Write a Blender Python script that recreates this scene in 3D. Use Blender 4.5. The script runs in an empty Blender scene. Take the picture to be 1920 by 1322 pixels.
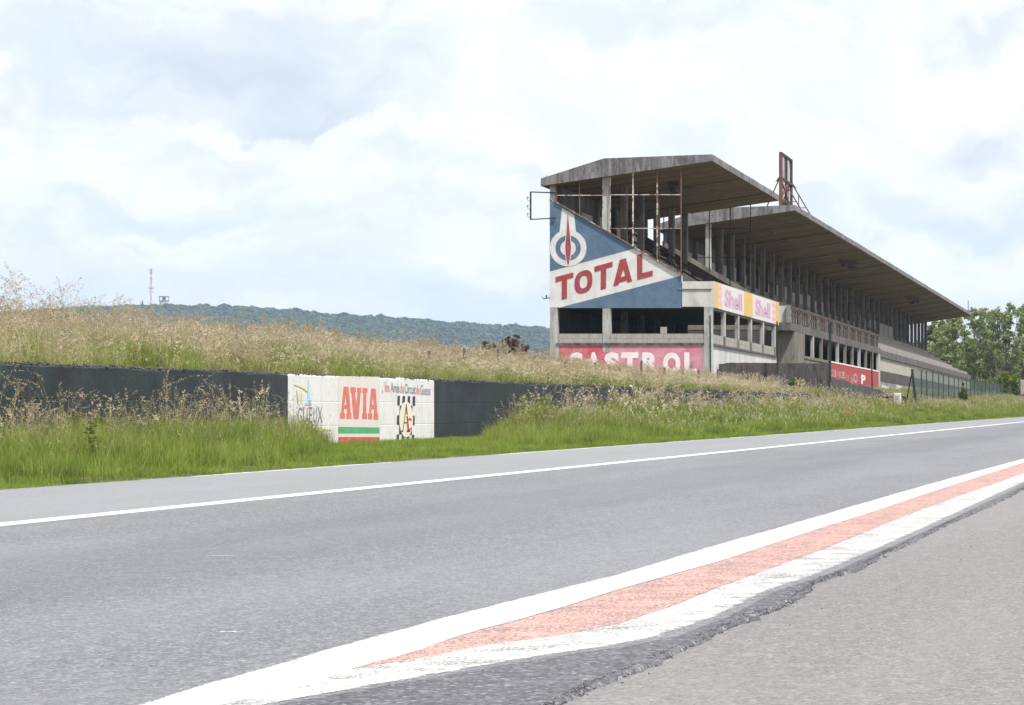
import bpy, math, random
import numpy as np
from mathutils import Vector
from mathutils.geometry import tessellate_polygon

random.seed(7)
rng = np.random.default_rng(7)
SC = bpy.context.scene

# ------------------------------------------------------------------ camera
EYE = 0.85                 # height of the lens above the road
F, CX, CY = 4800.0, 2175.0, 803.0     # focal length and principal point in photo pixels (view-camera shift)
cam_d = bpy.data.cameras.new("camera")
cam = bpy.data.objects.new("camera", cam_d)
SC.collection.objects.link(cam)
cam.location = (0, 0, EYE)
cam.rotation_euler = (math.radians(90), 0, 0)
cam_d.sensor_width = 36.0
cam_d.lens = 36.0 * F / 1920.0
cam_d.shift_x = (960.0 - CX) / 1920.0
cam_d.shift_y = (CY - 661.0) / 1920.0
cam_d.clip_start = 0.1
cam_d.clip_end = 20000
SC.camera = cam

# ------------------------------------------------------------------ light, sky, exposure
SUN_EL, SUN_AZ = math.radians(60), math.radians(128)   # azimuth clockwise from +Y: behind the camera, to the right
sun_dir = Vector((math.sin(SUN_AZ) * math.cos(SUN_EL), math.cos(SUN_AZ) * math.cos(SUN_EL), math.sin(SUN_EL)))
sd = bpy.data.lights.new("sun", 'SUN')
sd.energy = 3.0
sd.angle = math.radians(2.0)
sd.color = (1.0, 0.96, 0.9)
sun = bpy.data.objects.new("sun", sd)
SC.collection.objects.link(sun)
sun.rotation_euler = (-sun_dir).to_track_quat('-Z', 'Y').to_euler()
sun.location = (20, -20, 60)

SC.view_settings.view_transform = 'Standard'
SC.view_settings.look = 'None'
SC.view_settings.exposure = 1.1
SC.view_settings.gamma = 1.0
SC.view_settings.use_curve_mapping = False
SC.render.engine = 'CYCLES'
SC.cycles.max_bounces = 6
SC.cycles.transparent_max_bounces = 12
SC.cycles.volume_bounces = 0

world = bpy.data.worlds.new("World")
SC.world = world
world.use_nodes = True
nt = world.node_tree
for n in list(nt.nodes):
    nt.nodes.remove(n)

class NB:
    """tiny node-tree builder"""
    def __init__(s, tree): s.t = tree
    def n(s, kind, **kw):
        nd = s.t.nodes.new(kind)
        for k, v in kw.items():
            setattr(nd, k, v)
        return nd
    def set(s, sock, v):
        if isinstance(v, bpy.types.NodeSocket): s.t.links.new(v, sock)
        elif isinstance(v, (tuple, list)) and sock.type == 'RGBA' and len(v) == 3: sock.default_value = (*v, 1)
        else: sock.default_value = v
    def math(s, op, a, b=0.0, c=None, clamp=False):
        nd = s.n('ShaderNodeMath', operation=op, use_clamp=clamp)
        s.set(nd.inputs[0], a); s.set(nd.inputs[1], b)
        if c is not None: s.set(nd.inputs[2], c)
        return nd.outputs[0]
    def mix(s, f, a, b, blend='MIX'):
        nd = s.n('ShaderNodeMix', data_type='RGBA', blend_type=blend)
        s.set(nd.inputs[0], f); s.set(nd.inputs[6], a); s.set(nd.inputs[7], b)
        return nd.outputs[2]
    def noise(s, vec, scale, detail=4, rough=.55, dist=0.0, dim='3D'):
        nd = s.n('ShaderNodeTexNoise', noise_dimensions=dim)
        s.set(nd.inputs['Vector'], vec); s.set(nd.inputs['Scale'], scale)
        s.set(nd.inputs['Detail'], detail); s.set(nd.inputs['Roughness'], rough); s.set(nd.inputs['Distortion'], dist)
        return nd.outputs['Fac']
    def ramp(s, f, a, b, lo=0.0, hi=1.0, smooth=True):
        nd = s.n('ShaderNodeMapRange', interpolation_type='SMOOTHSTEP' if smooth else 'LINEAR')
        for i, v in enumerate((f, a, b, lo, hi)): s.set(nd.inputs[i], v)
        return nd.outputs[0]
    def vscale(s, vec, sc, loc=(0, 0, 0)):
        nd = s.n('ShaderNodeMapping'); s.set(nd.inputs[0], vec); nd.inputs[1].default_value = loc; nd.inputs[3].default_value = sc
        return nd.outputs[0]

b = NB(nt)
sky = b.n('ShaderNodeTexSky', sky_type='NISHITA', sun_disc=False)
sky.sun_elevation = SUN_EL
sky.sun_rotation = SUN_AZ
sky.air_density = 1.0; sky.dust_density = 1.5; sky.ozone_density = 1.0
tc = b.n('ShaderNodeTexCoord').outputs['Generated']
def dirv(px, py):
    return Vector(((px - CX) / F, 1, (CY - py) / F)).normalized()
warp = b.n('ShaderNodeTexNoise'); b.set(warp.inputs['Vector'], tc); warp.inputs['Scale'].default_value = 14; warp.inputs['Detail'].default_value = 9; warp.inputs['Roughness'].default_value = .56
wv = b.n('ShaderNodeVectorMath', operation='SUBTRACT'); b.set(wv.inputs[0], warp.outputs['Color']); wv.inputs[1].default_value = (.5, .5, .5)
ws = b.n('ShaderNodeVectorMath', operation='SCALE'); b.set(ws.inputs[0], wv.outputs[0]); ws.inputs['Scale'].default_value = .085
wa = b.n('ShaderNodeVectorMath', operation='ADD'); b.set(wa.inputs[0], tc); b.set(wa.inputs[1], ws.outputs[0])
wdir = wa.outputs[0]
def blob(px, py, rx, ry, inner=.2):
    """soft patch of sky round a direction, radii in photo pixels"""
    d = dirv(px, py)
    sb = b.n('ShaderNodeVectorMath', operation='SUBTRACT'); b.set(sb.inputs[0], wdir); sb.inputs[1].default_value = d
    mu = b.n('ShaderNodeVectorMath', operation='MULTIPLY'); b.set(mu.inputs[0], sb.outputs[0]); mu.inputs[1].default_value = (F / rx, F / rx, F / ry)
    ln = b.n('ShaderNodeVectorMath', operation='LENGTH'); b.set(ln.inputs[0], mu.outputs[0])
    return b.ramp(ln.outputs['Value'], inner, 1.25, 1.0, 0.0)
def blend_max(vals):
    o = vals[0]
    for v in vals[1:]: o = b.math('MAXIMUM', o, v)
    return o
# general cloud field, stretched along the horizon as clouds seen from below are
low = b.vscale(tc, (9, 9, 26), (3.1, .4, 7.7))
n1 = b.noise(low, 1.0, 8, .6, .6)
n2 = b.noise(b.vscale(wdir, (22, 22, 60), (1.2, 5, 2)), 1.0, 6, .6, .3)
general = b.math('ADD', b.math('MULTIPLY', n1, .65), b.math('MULTIPLY', n2, .35))
thin = b.ramp(general, .42, .58, 1.0, 0.0)            # 1 = thin cloud / blue showing
shade = blend_max([b.math('MULTIPLY', blob(*q[:4], inner=.1), q[4]) for q in (
    (430, 130, 420, 150, .85), (560, 205, 230, 60, .9), (180, 170, 260, 90, .4), (740, 110, 160, 70, .45),
    (1850, 250, 130, 60, .7), (1760, 60, 260, 60, .3), (1300, 50, 160, 50, .3), (1250, 140, 120, 50, .3))])
blue = blend_max([b.math('MULTIPLY', blob(*q[:4], inner=.1), q[4]) for q in (
    (300, 405, 300, 34, .8), (470, 440, 260, 26, .6), (90, 320, 120, 80, .35), (900, 400, 200, 60, .35), (860, 560, 320, 60, .75), (400, 530, 500, 80, .55),
    (760, 350, 170, 110, .3), (1800, 415, 260, 45, .75), (1680, 300, 160, 60, .35), (1010, 260, 120, 60, .18),
    (1880, 560, 200, 60, .3), (950, 480, 60, 60, .3))])
white = blend_max([blob(*q, inner=.62) for q in (
    (620, 380, 70, 60), (690, 430, 50, 40), (560, 330, 110, 60), (860, 480, 130, 40), (980, 500, 110, 30), (620, 240, 420, 22), (1050, 180, 260, 170),
    (300, 340, 90, 40), (30, 240, 40, 90), (1480, 210, 240, 120), (330, 435, 130, 10), (1300, 470, 160, 60), (1780, 490, 180, 40))])
keep = b.math('SUBTRACT', 1.0, b.math('MULTIPLY', white, .8))
shade = b.math('MULTIPLY', shade, keep)
bluef = b.math('MULTIPLY', b.math('MAXIMUM', blue, b.math('MULTIPLY', thin, .5)), keep, clamp=True)
CL = 5.55
cloud_white = (CL, CL * 1.0, CL * 1.01)
cloud_grey = (CL * .66, CL * .715, CL * .81)
cloud_thin = (CL * .735, CL * .83, CL * .94)
tex = b.ramp(n2, .3, .75, .90, 1.06)
c1 = b.mix(bluef, cloud_white, cloud_thin)
c2 = b.mix(b.math('MULTIPLY', shade, b.ramp(n1, .25, .7, .7, 1.15), clamp=True), c1, cloud_grey)
c3 = b.mix(1.0, c2, b.math('MULTIPLY', tex, 1.0), 'MULTIPLY')
cover = b.ramp(bluef, 0, 1, .97, .86)
skyc = b.mix(cover, sky.outputs[0], c3)
bg = b.n('ShaderNodeBackground'); b.set(bg.inputs[0], skyc); bg.inputs[1].default_value = 0.1
wo = b.n('ShaderNodeOutputWorld'); nt.links.new(bg.outputs[0], wo.inputs[0])

# ------------------------------------------------------------------ helpers
def W(px, py, Z):
    """the point of the place seen at photo pixel (px, py) at distance Z"""
    return Vector(((px - CX) * Z / F, Z, EYE + (CY - py) * Z / F))

def tag(o, label=None, cat=None, group=None, kind=None):
    if label: o['label'] = label
    if cat: o['category'] = cat
    if group: o['group'] = group
    if kind: o['kind'] = kind
    return o
ORI = {}
def thing(name, label, cat, loc=(0, 0, 0), group=None):
    o = bpy.data.objects.new(name, None)
    o.empty_display_size = .3
    SC.collection.objects.link(o)
    o.location = loc
    ORI[o.name] = Vector(loc)
    return tag(o, label, cat, group)

class MB:
    """collects shapes and links them as one mesh object"""
    def __init__(s): s.v = []; s.f = []; s.uv = None
    def add(s, vs, fs):
        k = len(s.v); s.v += [tuple(v) for v in vs]; s.f += [tuple(i + k for i in f) for f in fs]; return s
    def box(s, x0, x1, y0, y1, z0, z1):
        return s.add([(x, y, z) for x in (x0, x1) for y in (y0, y1) for z in (z0, z1)],
                     [(0, 1, 3, 2), (4, 6, 7, 5), (0, 4, 5, 1), (2, 3, 7, 6), (0, 2, 6, 4), (1, 5, 7, 3)])
    def prism_y(s, poly, y0, y1):
        """polygon in x,z extruded along y"""
        n = len(poly)
        vs = [(x, y0, z) for x, z in poly] + [(x, y1, z) for x, z in poly]
        fs = [tuple(range(n)), tuple(range(2 * n - 1, n - 1, -1))] + [(i, (i + 1) % n, (i + 1) % n + n, i + n) for i in range(n)]
        return s.add(vs, fs)
    def tube(s, p0, p1, r, n=6, r1=None):
        p0, p1 = Vector(p0), Vector(p1); d = (p1 - p0).normalized()
        a = d.orthogonal().normalized(); c = d.cross(a); r1 = r if r1 is None else r1
        vs = [p0 + (a * math.cos(t) + c * math.sin(t)) * r for t in [2 * math.pi * i / n for i in range(n)]] + \
             [p1 + (a * math.cos(t) + c * math.sin(t)) * r1 for t in [2 * math.pi * i / n for i in range(n)]]
        return s.add(vs, [(i, (i + 1) % n, (i + 1) % n + n, i + n) for i in range(n)] + [tuple(range(n - 1, -1, -1)), tuple(range(n, 2 * n))])
    def bar(s, p0, p1, w, h):
        """square bar"""
        p0, p1 = Vector(p0), Vector(p1); d = (p1 - p0).normalized()
        up = Vector((0, 0, 1)) if abs(d.z) < .9 else Vector((0, 1, 0))
        a = d.cross(up).normalized() * w / 2; c = a.normalized().cross(d) * h / 2
        vs = [p + q for p in (p0, p1) for q in (a + c, a - c, -a - c, -a + c)]
        return s.add(vs, [(0, 1, 2, 3), (7, 6, 5, 4)] + [(i, i + 4, (i + 1) % 4 + 4, (i + 1) % 4) for i in range(4)])
    def poly(s, loops, fn):
        """flat polygon (first loop outer, others holes), each 2-D point mapped by fn"""
        flat = [p for l in loops for p in l]
        tri = tessellate_polygon([[Vector((p[0], p[1], 0)) for p in l] for l in loops])
        return s.add([fn(*p) for p in flat], tri)
    def build(s, name, mat, parent=None, root=None, kind=None, label=None, bevel=0, smooth=False, loc=None):
        me = bpy.data.meshes.new(name)
        o0 = Vector((0, 0, 0))
        r = root or parent
        if r is not None: o0 = ORI.get(r.name, Vector((0, 0, 0)))
        l = Vector(loc) if loc is not None else o0
        me.from_pydata([tuple(Vector(v) - l) for v in s.v], [], s.f)
        me.materials.append(mat)
        me.validate()
        if smooth:
            for p in me.polygons: p.use_smooth = True
        o = bpy.data.objects.new(name, me)
        SC.collection.objects.link(o)
        if parent is not None:
            o.parent = parent
            o.location = l - ORI.get(parent.name, Vector((0, 0, 0)))
        else:
            o.location = l
        ORI[o.name] = l.copy()
        if kind: o['kind'] = kind
        if label: o['label'] = label
        if bevel:
            m = o.modifiers.new('edge', 'BEVEL'); m.width = bevel; m.segments = 1
        return o

def share(src, parent, loc):
    """another copy of a part (mesh data shared)"""
    o = src.copy(); SC.collection.objects.link(o); o.parent = parent
    o.location = Vector(loc) - ORI.get(parent.name, Vector((0, 0, 0))); ORI[o.name] = Vector(loc)
    return o

# ------------------------------------------------------------------ materials
def mat(name):
    m = bpy.data.materials.new(name); m.use_nodes = True
    t = m.node_tree
    for n in list(t.nodes): t.nodes.remove(n)
    return m, NB(t)
def finish(m, q, color, rough=.9, bump=None, bstr=.3, bdist=.02, alpha=None, trans=None, spec=.3):
    p = q.n('ShaderNodeBsdfPrincipled')
    q.set(p.inputs['Base Color'], color); q.set(p.inputs['Roughness'], rough); p.inputs['Specular IOR Level'].default_value = spec
    if bump is not None:
        bn = q.n('ShaderNodeBump'); q.set(bn.inputs['Height'], bump); bn.inputs['Strength'].default_value = bstr; bn.inputs['Distance'].default_value = bdist
        q.t.links.new(bn.outputs[0], p.inputs['Normal'])
    sh = p.outputs[0]
    if trans is not None:
        tr = q.n('ShaderNodeBsdfTranslucent'); q.set(tr.inputs[0], color)
        mx = q.n('ShaderNodeMixShader'); mx.inputs[0].default_value = trans
        q.t.links.new(sh, mx.inputs[1]); q.t.links.new(tr.outputs[0], mx.inputs[2]); sh = mx.outputs[0]
    if alpha is not None:
        tp = q.n('ShaderNodeBsdfTransparent'); mx = q.n('ShaderNodeMixShader'); q.set(mx.inputs[0], alpha)
        q.t.links.new(tp.outputs[0], mx.inputs[1]); q.t.links.new(sh, mx.inputs[2]); sh = mx.outputs[0]
    o = q.n('ShaderNodeOutputMaterial'); q.t.links.new(sh, o.inputs[0])
    return m
def gpos(q):
    return q.n('ShaderNodeNewGeometry').outputs['Position']

def concrete(name, base, dark, streak=.5, scale=1.0, boards=False, warm=None, patch=None):
    m, q = mat(name); p = gpos(q)
    big = q.noise(q.vscale(p, (.35, .35, .5)), 1.0 * scale, 6, .62)
    run = q.noise(q.vscale(p, (2.6, 2.6, .22)), 1.0 * scale, 5, .6)          # vertical weather streaks
    fine = q.noise(p, 9.0 * scale, 5, .6)
    f = q.math('MULTIPLY', q.ramp(run, .38, .68), streak)
    f = q.math('MAXIMUM', f, q.math('MULTIPLY', q.ramp(big, .48, .72), streak * .9))
    col = q.mix(f, base, dark)
    col = q.mix(q.ramp(fine, .3, .7, 0, .35), col, tuple(c * .72 for c in base))
    blot = q.noise(q.vscale(p, (1.0, 1.0, .55)), 1.5 * scale, 9, .72, .5)
    col = q.mix(q.math('MULTIPLY', q.ramp(blot, .50, .62), .62 * streak + .12), col, tuple(c * .8 for c in dark))
    if warm: col = q.mix(q.ramp(q.noise(p, .23, 4), .45, .62, 0, .8), col, warm)
    if patch: col = q.mix(q.ramp(q.noise(p, .9, 5, .6, .4), .6, .66, 0, 1), col, patch)
    h = q.math('ADD', fine, q.math('MULTIPLY', big, .5))
    if boards:
        wv = q.n('ShaderNodeTexWave', wave_type='BANDS', bands_direction='Y', wave_profile='SAW')
        q.set(wv.inputs['Vector'], q.vscale(p, (1, 1.0, 1))); wv.inputs['Scale'].default_value = .42; wv.inputs['Distortion'].default_value = .25; wv.inputs['Detail'].default_value = 1
        bd = q.noise(q.vscale(p, (.12, 1.9, .12)), 1.0, 3, .6)
        col = q.mix(q.ramp(wv.outputs['Fac'], .80, 1.0, 0, .5, smooth=False), col, dark)
        col = q.mix(q.ramp(bd, .42, .60, 0, .9), col, tuple(c * .50 for c in base))
        h = q.math('ADD', h, q.math('MULTIPLY', wv.outputs['Fac'], .8))
    return finish(m, q, col, .92, h, .5, .03)

M = {}
M['concrete'] = concrete('weathered_concrete', (.30, .285, .285), (.12, .108, .11), .75)
M['beam'] = concrete('stained_beam_concrete', (.25, .238, .245), (.085, .075, .08), 1.0, 1.2)
M['column'] = concrete('column_concrete', (.225, .20, .175), (.085, .075, .066), .75, 1.3)
M['column_pale'] = concrete('pale_column_concrete', (.46, .455, .45), (.19, .18, .17), .7, 1.6)
M['soffit'] = concrete('board_marked_soffit', (.235, .165, .085), (.06, .045, .028), .5, .8, boards=True, warm=(.16, .125, .08))  # brown base also carries the warm light bounced up from the grass
M['dark_concrete'] = concrete('dark_concrete', (.10, .09, .085), (.04, .036, .036), .7)
M['seating'] = concrete('seating_concrete', (.33, .30, .275), (.16, .135, .125), .6, 1.2)
M['cream'] = concrete('cream_render', (.45, .41, .35), (.27, .235, .20), .35, 1.1, patch=(.40, .37, .35))
M['ledge'] = concrete('grimy_ledge', (.165, .15, .148), (.05, .045, .046), .9, 1.6)
M['white_wall'] = concrete('whitewashed_wall', (.60, .59, .58), (.34, .32, .30), .5, .55)
M['block'] = concrete('breeze_block', (.37, .345, .315), (.24, .22, .20), .4, 2.5)
M['dado'] = concrete('whitewash_panel', (.55, .55, .57), (.25, .25, .26), .45, 1.3)
M['mortar'] = concrete('mortar', (.24, .23, .22), (.14, .13, .12), .5, 2.5)
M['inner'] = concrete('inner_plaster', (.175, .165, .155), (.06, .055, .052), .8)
M['pit_inner'] = concrete('shade_toned_pit_plaster', (.11, .105, .10), (.04, .038, .036), .8)  # inner plaster darkened in colour to stand in for shade inside the pits
M['oldwall'] = concrete('old_stone_wall', (.105, .094, .092), (.04, .036, .036), .8, 2.2)

def paint(name, col, fade, wear=.25, scale=1.6, alpha_wear=0.0, streaks=0.0, rough=.8):
    m, q = mat(name); p = gpos(q)
    n = q.noise(p, scale, 7, .65); n2 = q.noise(p, scale * 9, 4, .6)
    c = q.mix(q.ramp(n, .35, .68, 0, wear), col, fade)
    c = q.mix(q.ramp(n2, .4, .7, 0, wear * .55), c, fade)
    a = None
    if alpha_wear or streaks:
        n3 = q.noise(p, scale * 6, 8, .7)
        a = q.ramp(n3, .30 + .25 * alpha_wear - .03, .30 + .25 * alpha_wear + .03)
        if streaks:
            n4 = q.noise(q.vscale(p, (9, 9, .35)), 1.0, 4, .6)
            a = q.math('MULTIPLY', a, q.ramp(n4, .33 + .22 * streaks, .39 + .22 * streaks))
    return finish(m, q, c, rough, n2, .15, .01, alpha=a)
M['p_white'] = paint('faded_white_paint', (.64, .635, .64), (.47, .45, .43), .65)
M['p_blue'] = paint('faded_blue_paint', (.066, .116, .195), (.125, .175, .25), .8, 1.1)
M['p_red'] = paint('faded_red_paint', (.27, .038, .048), (.33, .09, .095), .55, 2.0)
M['p_castrol'] = paint('worn_crimson_paint', (.44, .040, .080), (.55, .20, .26), .85, 1.4)
M['p_castrol_pale'] = paint('bleached_pink_paint', (.48, .135, .20), (.58, .33, .38), .85, 1.3)
M['p_letter_w'] = paint('chalky_white_letter', (.76, .73, .73), (.66, .50, .52), .5, 2, .25)
M['p_yellow'] = paint('faded_yellow_paint', (.60, .38, .085), (.60, .46, .22), .7, 2.5)
M['p_pink'] = paint('faded_mauve_paint', (.62, .36, .50), (.74, .58, .66), .7, 3.0, .1)
M['p_shell'] = paint('peeling_mauve_lettering', (.50, .25, .38), (.66, .48, .57), .6, 3.0, .3)
M['p_board'] = paint('white_board_paint', (.62, .595, .60), (.54, .49, .49), .5, 2.0)
M['p_service_red'] = paint('worn_service_red', (.40, .045, .055), (.27, .085, .075), .65, 1.2, .12)
M['p_service_w'] = paint('peeling_white_lettering', (.70, .66, .62), (.58, .50, .47), .6, 1.2, .35, .75)
M['p_avia'] = paint('sun_faded_red', (.56, .125, .10), (.62, .23, .19), .55, 5)
M['p_avia_low'] = paint('brick_red_stripe', (.46, .065, .075), (.55, .16, .15), .5, 5)
M['p_green'] = paint('green_stripe_paint', (.065, .30, .12), (.13, .38, .18), .6, 5)
M['p_cream'] = paint('cream_panel_paint', (.60, .575, .535), (.54, .51, .47), .5, 3)
M['p_oval'] = paint('ivory_paint', (.68, .61, .47), (.62, .56, .44), .4, 5)
M['p_black'] = paint('black_paint', (.03, .032, .045), (.07, .07, .085), .5, 6, .05)
M['p_navy'] = paint('navy_paint', (.025, .035, .075), (.05, .06, .10), .5, 6)
M['p_ac_red'] = paint('red_paint', (.55, .03, .05), (.58, .12, .12), .4, 6)
M['p_txt_dark'] = paint('thin_dark_lettering', (.13, .14, .17), (.26, .26, .29), .6, 6, .3)
M['p_txt_red'] = paint('thin_red_lettering', (.62, .14, .16), (.66, .3, .3), .5, 6, .12)
M['p_lightblue'] = paint('light_blue_paint', (.33, .55, .72), (.5, .66, .78), .6, 6, .15)
M['p_ochre'] = paint('ochre_paint', (.62, .53, .16), (.68, .62, .35), .6, 6, .15)

def darkwall():
    m, q = mat('dark_painted_wall'); p = gpos(q)
    big = q.noise(q.vscale(p, (1, .35, 1)), 1.2, 6, .65)
    run = q.noise(q.vscale(p, (1.1, 1.1, .6)), 1.3, 6, .7)
    fine = q.noise(p, 16, 6, .65)
    spk = q.noise(p, 34, 3, .6)
    col = q.mix(q.ramp(run, .42, .66), (.022, .030, .034), (.030, .043, .045))
    col = q.mix(q.ramp(big, .5, .66, 0, .8), col, (.018, .021, .027))
    col = q.mix(q.ramp(spk, .68, .73, 0, .6), col, (.16, .16, .15))
    z = q.n('ShaderNodeSeparateXYZ'); q.set(z.inputs[0], p)
    return finish(m, q, col, .85, q.math('ADD', fine, q.math('MULTIPLY', big, .8)), .6, .03)
M['darkwall'] = darkwall()
def signwall():
    m, q = mat('whitewashed_sign_wall'); p = gpos(q)
    n = q.noise(p, 2.2, 7, .65); f = q.noise(p, 22, 5, .6)
    run = q.noise(q.vscale(p, (5, 5, .5)), 1.0, 5, .6)
    col = q.mix(q.ramp(n, .45, .7, 0, .6), (.62, .61, .605), (.50, .485, .47))
    col = q.mix(q.ramp(run, .50, .72, 0, .5), col, (.42, .40, .38))
    col = q.mix(q.ramp(f, .66, .74, 0, .5), col, (.45, .43, .41))
    return finish(m, q, col, .85, q.math('ADD', f, n), .35, .02)
M['signwall'] = signwall()
def rust(name, steel, chance):
    m, q = mat(name); p = gpos(q)
    n = q.noise(p, 3.2, 6, .7); f = q.noise(p, 30, 4, .6)
    rc = q.mix(q.ramp(f, .35, .65), (.095, .045, .035), (.19, .095, .07))
    col = q.mix(q.ramp(n, chance - .05, chance + .05), steel, rc)
    return finish(m, q, col, .85, f, .3, .005)
M['rust_white'] = rust('rusting_white_steel', (.58, .54, .50), .52)
M['rust_pale'] = rust('half_rusted_steel', (.50, .46, .42), .45)
M['rust'] = rust('rusted_steel', (.16, .085, .065), .42)
M['rust_dark'] = rust('dark_rusted_steel', (.05, .042, .04), .56)
M['green_steel'] = rust('green_painted_post', (.016, .034, .030), .72)
M['black_iron'] = rust('black_iron', (.03, .03, .035), .62)
def simple(name, c1, c2, sc=8, rough=.85, trans=None, stretch=(1, 1, 1)):
    m, q = mat(name); p = gpos(q)
    n = q.noise(q.vscale(p, stretch), sc, 5, .6)
    return finish(m, q, q.mix(q.ramp(n, .35, .65), c1, c2), rough, n, .3, .01, trans=trans)
M['wood'] = simple('weathered_wood', (.19, .16, .135), (.08, .067, .058), 12, stretch=(4, 4, .5))
M['porcelain'] = simple('insulator_glaze', (.12, .10, .10), (.3, .3, .3), 40, .4)
M['white_stone'] = simple('white_marker_stone', (.66, .65, .62), (.5, .48, .45), 9)
M['bark'] = simple('tree_bark', (.16, .13, .10), (.08, .065, .05), 4, stretch=(3, 3, .6))
M['crack'] = simple('broken_concrete', (.035, .03, .028), (.10, .085, .07), 5)
M['mastpaint'] = simple('mast_red_white', (.45, .16, .16), (.6, .5, .5), .35)
M['tower_white'] = simple('tower_pale_concrete', (.62, .60, .57), (.5, .48, .46), .3)
M['tower_dark'] = simple('tower_grey_deck', (.2, .2, .21), (.12, .12, .13), .3)

def asphalt(name, c_lo, c_hi, stone, warm, chip=.5, sc=1.0, fargloss=.75, lane=False):
    m, q = mat(name); p = gpos(q)
    g1 = q.noise(p, 95 * sc, 3, .65)
    g2 = q.noise(p, 30 * sc, 4, .65); g3 = q.noise(p, 11 * sc, 4, .65)
    vor = q.n('ShaderNodeTexVoronoi'); q.set(vor.inputs['Vector'], p); vor.inputs['Scale'].default_value = 88 * sc
    vc = q.n('ShaderNodeSeparateColor'); q.set(vc.inputs[0], vor.outputs['Color'])
    big = q.noise(q.vscale(p, (.8, .12, 1)), 1.0, 5, .6)          # tracks along the road
    pat = q.noise(p, .5, 5, .6)
    col = q.mix(q.ramp(g1, .34, .66), c_lo, c_hi)
    col = q.mix(q.math('MULTIPLY', q.ramp(vc.outputs[0], .80, .97), chip), col, stone)
    col = q.mix(q.math('MULTIPLY', q.ramp(vc.outputs[1], .86, .98), .75), col, tuple(v * .38 for v in c_lo))
    col = q.mix(q.ramp(g2, .40, .66, 0, .55), col, tuple(v * .66 for v in c_lo))
    col = q.mix(q.ramp(g3, .50, .68, 0, .35), col, tuple(v * 1.25 for v in c_hi))
    col = q.mix(q.ramp(big, .38, .66, 0, .25), col, tuple(v * 1.2 for v in c_hi))
    col = q.mix(q.ramp(pat, .48, .72, 0, .4), col, warm)
    if lane:       # the lane beyond the centre line has an older, paler surface
        sp = q.n('ShaderNodeSeparateXYZ'); q.set(sp.inputs[0], p)
        xx_ = q.math('SUBTRACT', sp.outputs[0], q.math('MULTIPLY', sp.outputs[1], .015625))
        col = q.mix(q.ramp(xx_, -8.62, -8.52, .45, 0.0), col, (.265, .268, .284))
        t1 = q.ramp(q.math('ABSOLUTE', q.math('ADD', xx_, q.math('MULTIPLY', q.math('SUBTRACT', pat, .5), .5), 0.0)), 6.9, 6.3, 0, 1)
        t2 = q.ramp(q.math('ABSOLUTE', xx_), 4.6, 5.2, 0, 1)
        col = q.mix(q.math('MULTIPLY', q.math('MULTIPLY', t1, t2), .22), col, tuple(v * .75 for v in c_lo))
    h = q.math('ADD', q.math('MULTIPLY', g1, 1.0), q.math('MULTIPLY', vor.outputs['Distance'], .8))
    return finish(m, q, col, fargloss, h, .55, .006, spec=.35)
M['asphalt'] = asphalt('road_asphalt', (.096, .099, .108), (.205, .209, .224), (.46, .45, .45), (.172, .174, .182), lane=True)
M['shoulder'] = asphalt('shoulder_asphalt', (.135, .131, .129), (.208, .202, .199), (.42, .40, .38), (.175, .168, .163), .45)
M['asphalt_edge'] = asphalt('fresh_rough_asphalt', (.042, .042, .047), (.135, .135, .147), (.42, .42, .44), (.075, .075, .083), .5, .75)

def roadpaint(name, col, col2, worn, edge, side=0):
    """paint on a road: broken up where aggregate shows through, more so towards both edges (UV v = across the strip)"""
    m, q = mat(name); p = gpos(q)
    uv = q.n('ShaderNodeUVMap'); uv.uv_map = 'across'
    sx = q.n('ShaderNodeSeparateXYZ'); q.set(sx.inputs[0], uv.outputs[0])
    v = sx.outputs[1]
    d = q.math('MINIMUM', v, q.math('SUBTRACT', 1.0, v)) if side == 0 else (v if side < 0 else q.math('SUBTRACT', 1.0, v))
    n = q.noise(p, 72, 3, .8); nb = q.noise(p, 5, 5, .6)
    thr = q.math('ADD', q.math('MULTIPLY', q.ramp(d, 0, edge, 1, 0), .22), worn)
    thr = q.math('ADD', thr, q.math('MULTIPLY', q.math('SUBTRACT', nb, .5), .20 if side == 0 else .34))
    a = q.math('GREATER_THAN', n, thr)
    c = q.mix(q.ramp(nb, .35, .68, 0, 1), col, col2)
    c = q.mix(q.ramp(n, .45, .75, 0, .3), c, tuple(x * .8 for x in col2))
    return finish(m, q, c, .6, n, .3, .003, alpha=a)
M['line'] = roadpaint('white_road_line', (.60, .60, .60), (.52, .52, .52), .22, .2)
M['kerb_white'] = roadpaint('thick_white_paint', (.50, .495, .475), (.46, .455, .43), .27, .10, -1)
M['kerb_white_rough'] = roadpaint('rough_white_paint', (.53, .515, .505), (.43, .42, .41), .437, .16, 1)
M['kerb_pink'] = roadpaint('pink_red_paint', (.565, .315, .27), (.49, .315, .28), .472, .06)
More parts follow.
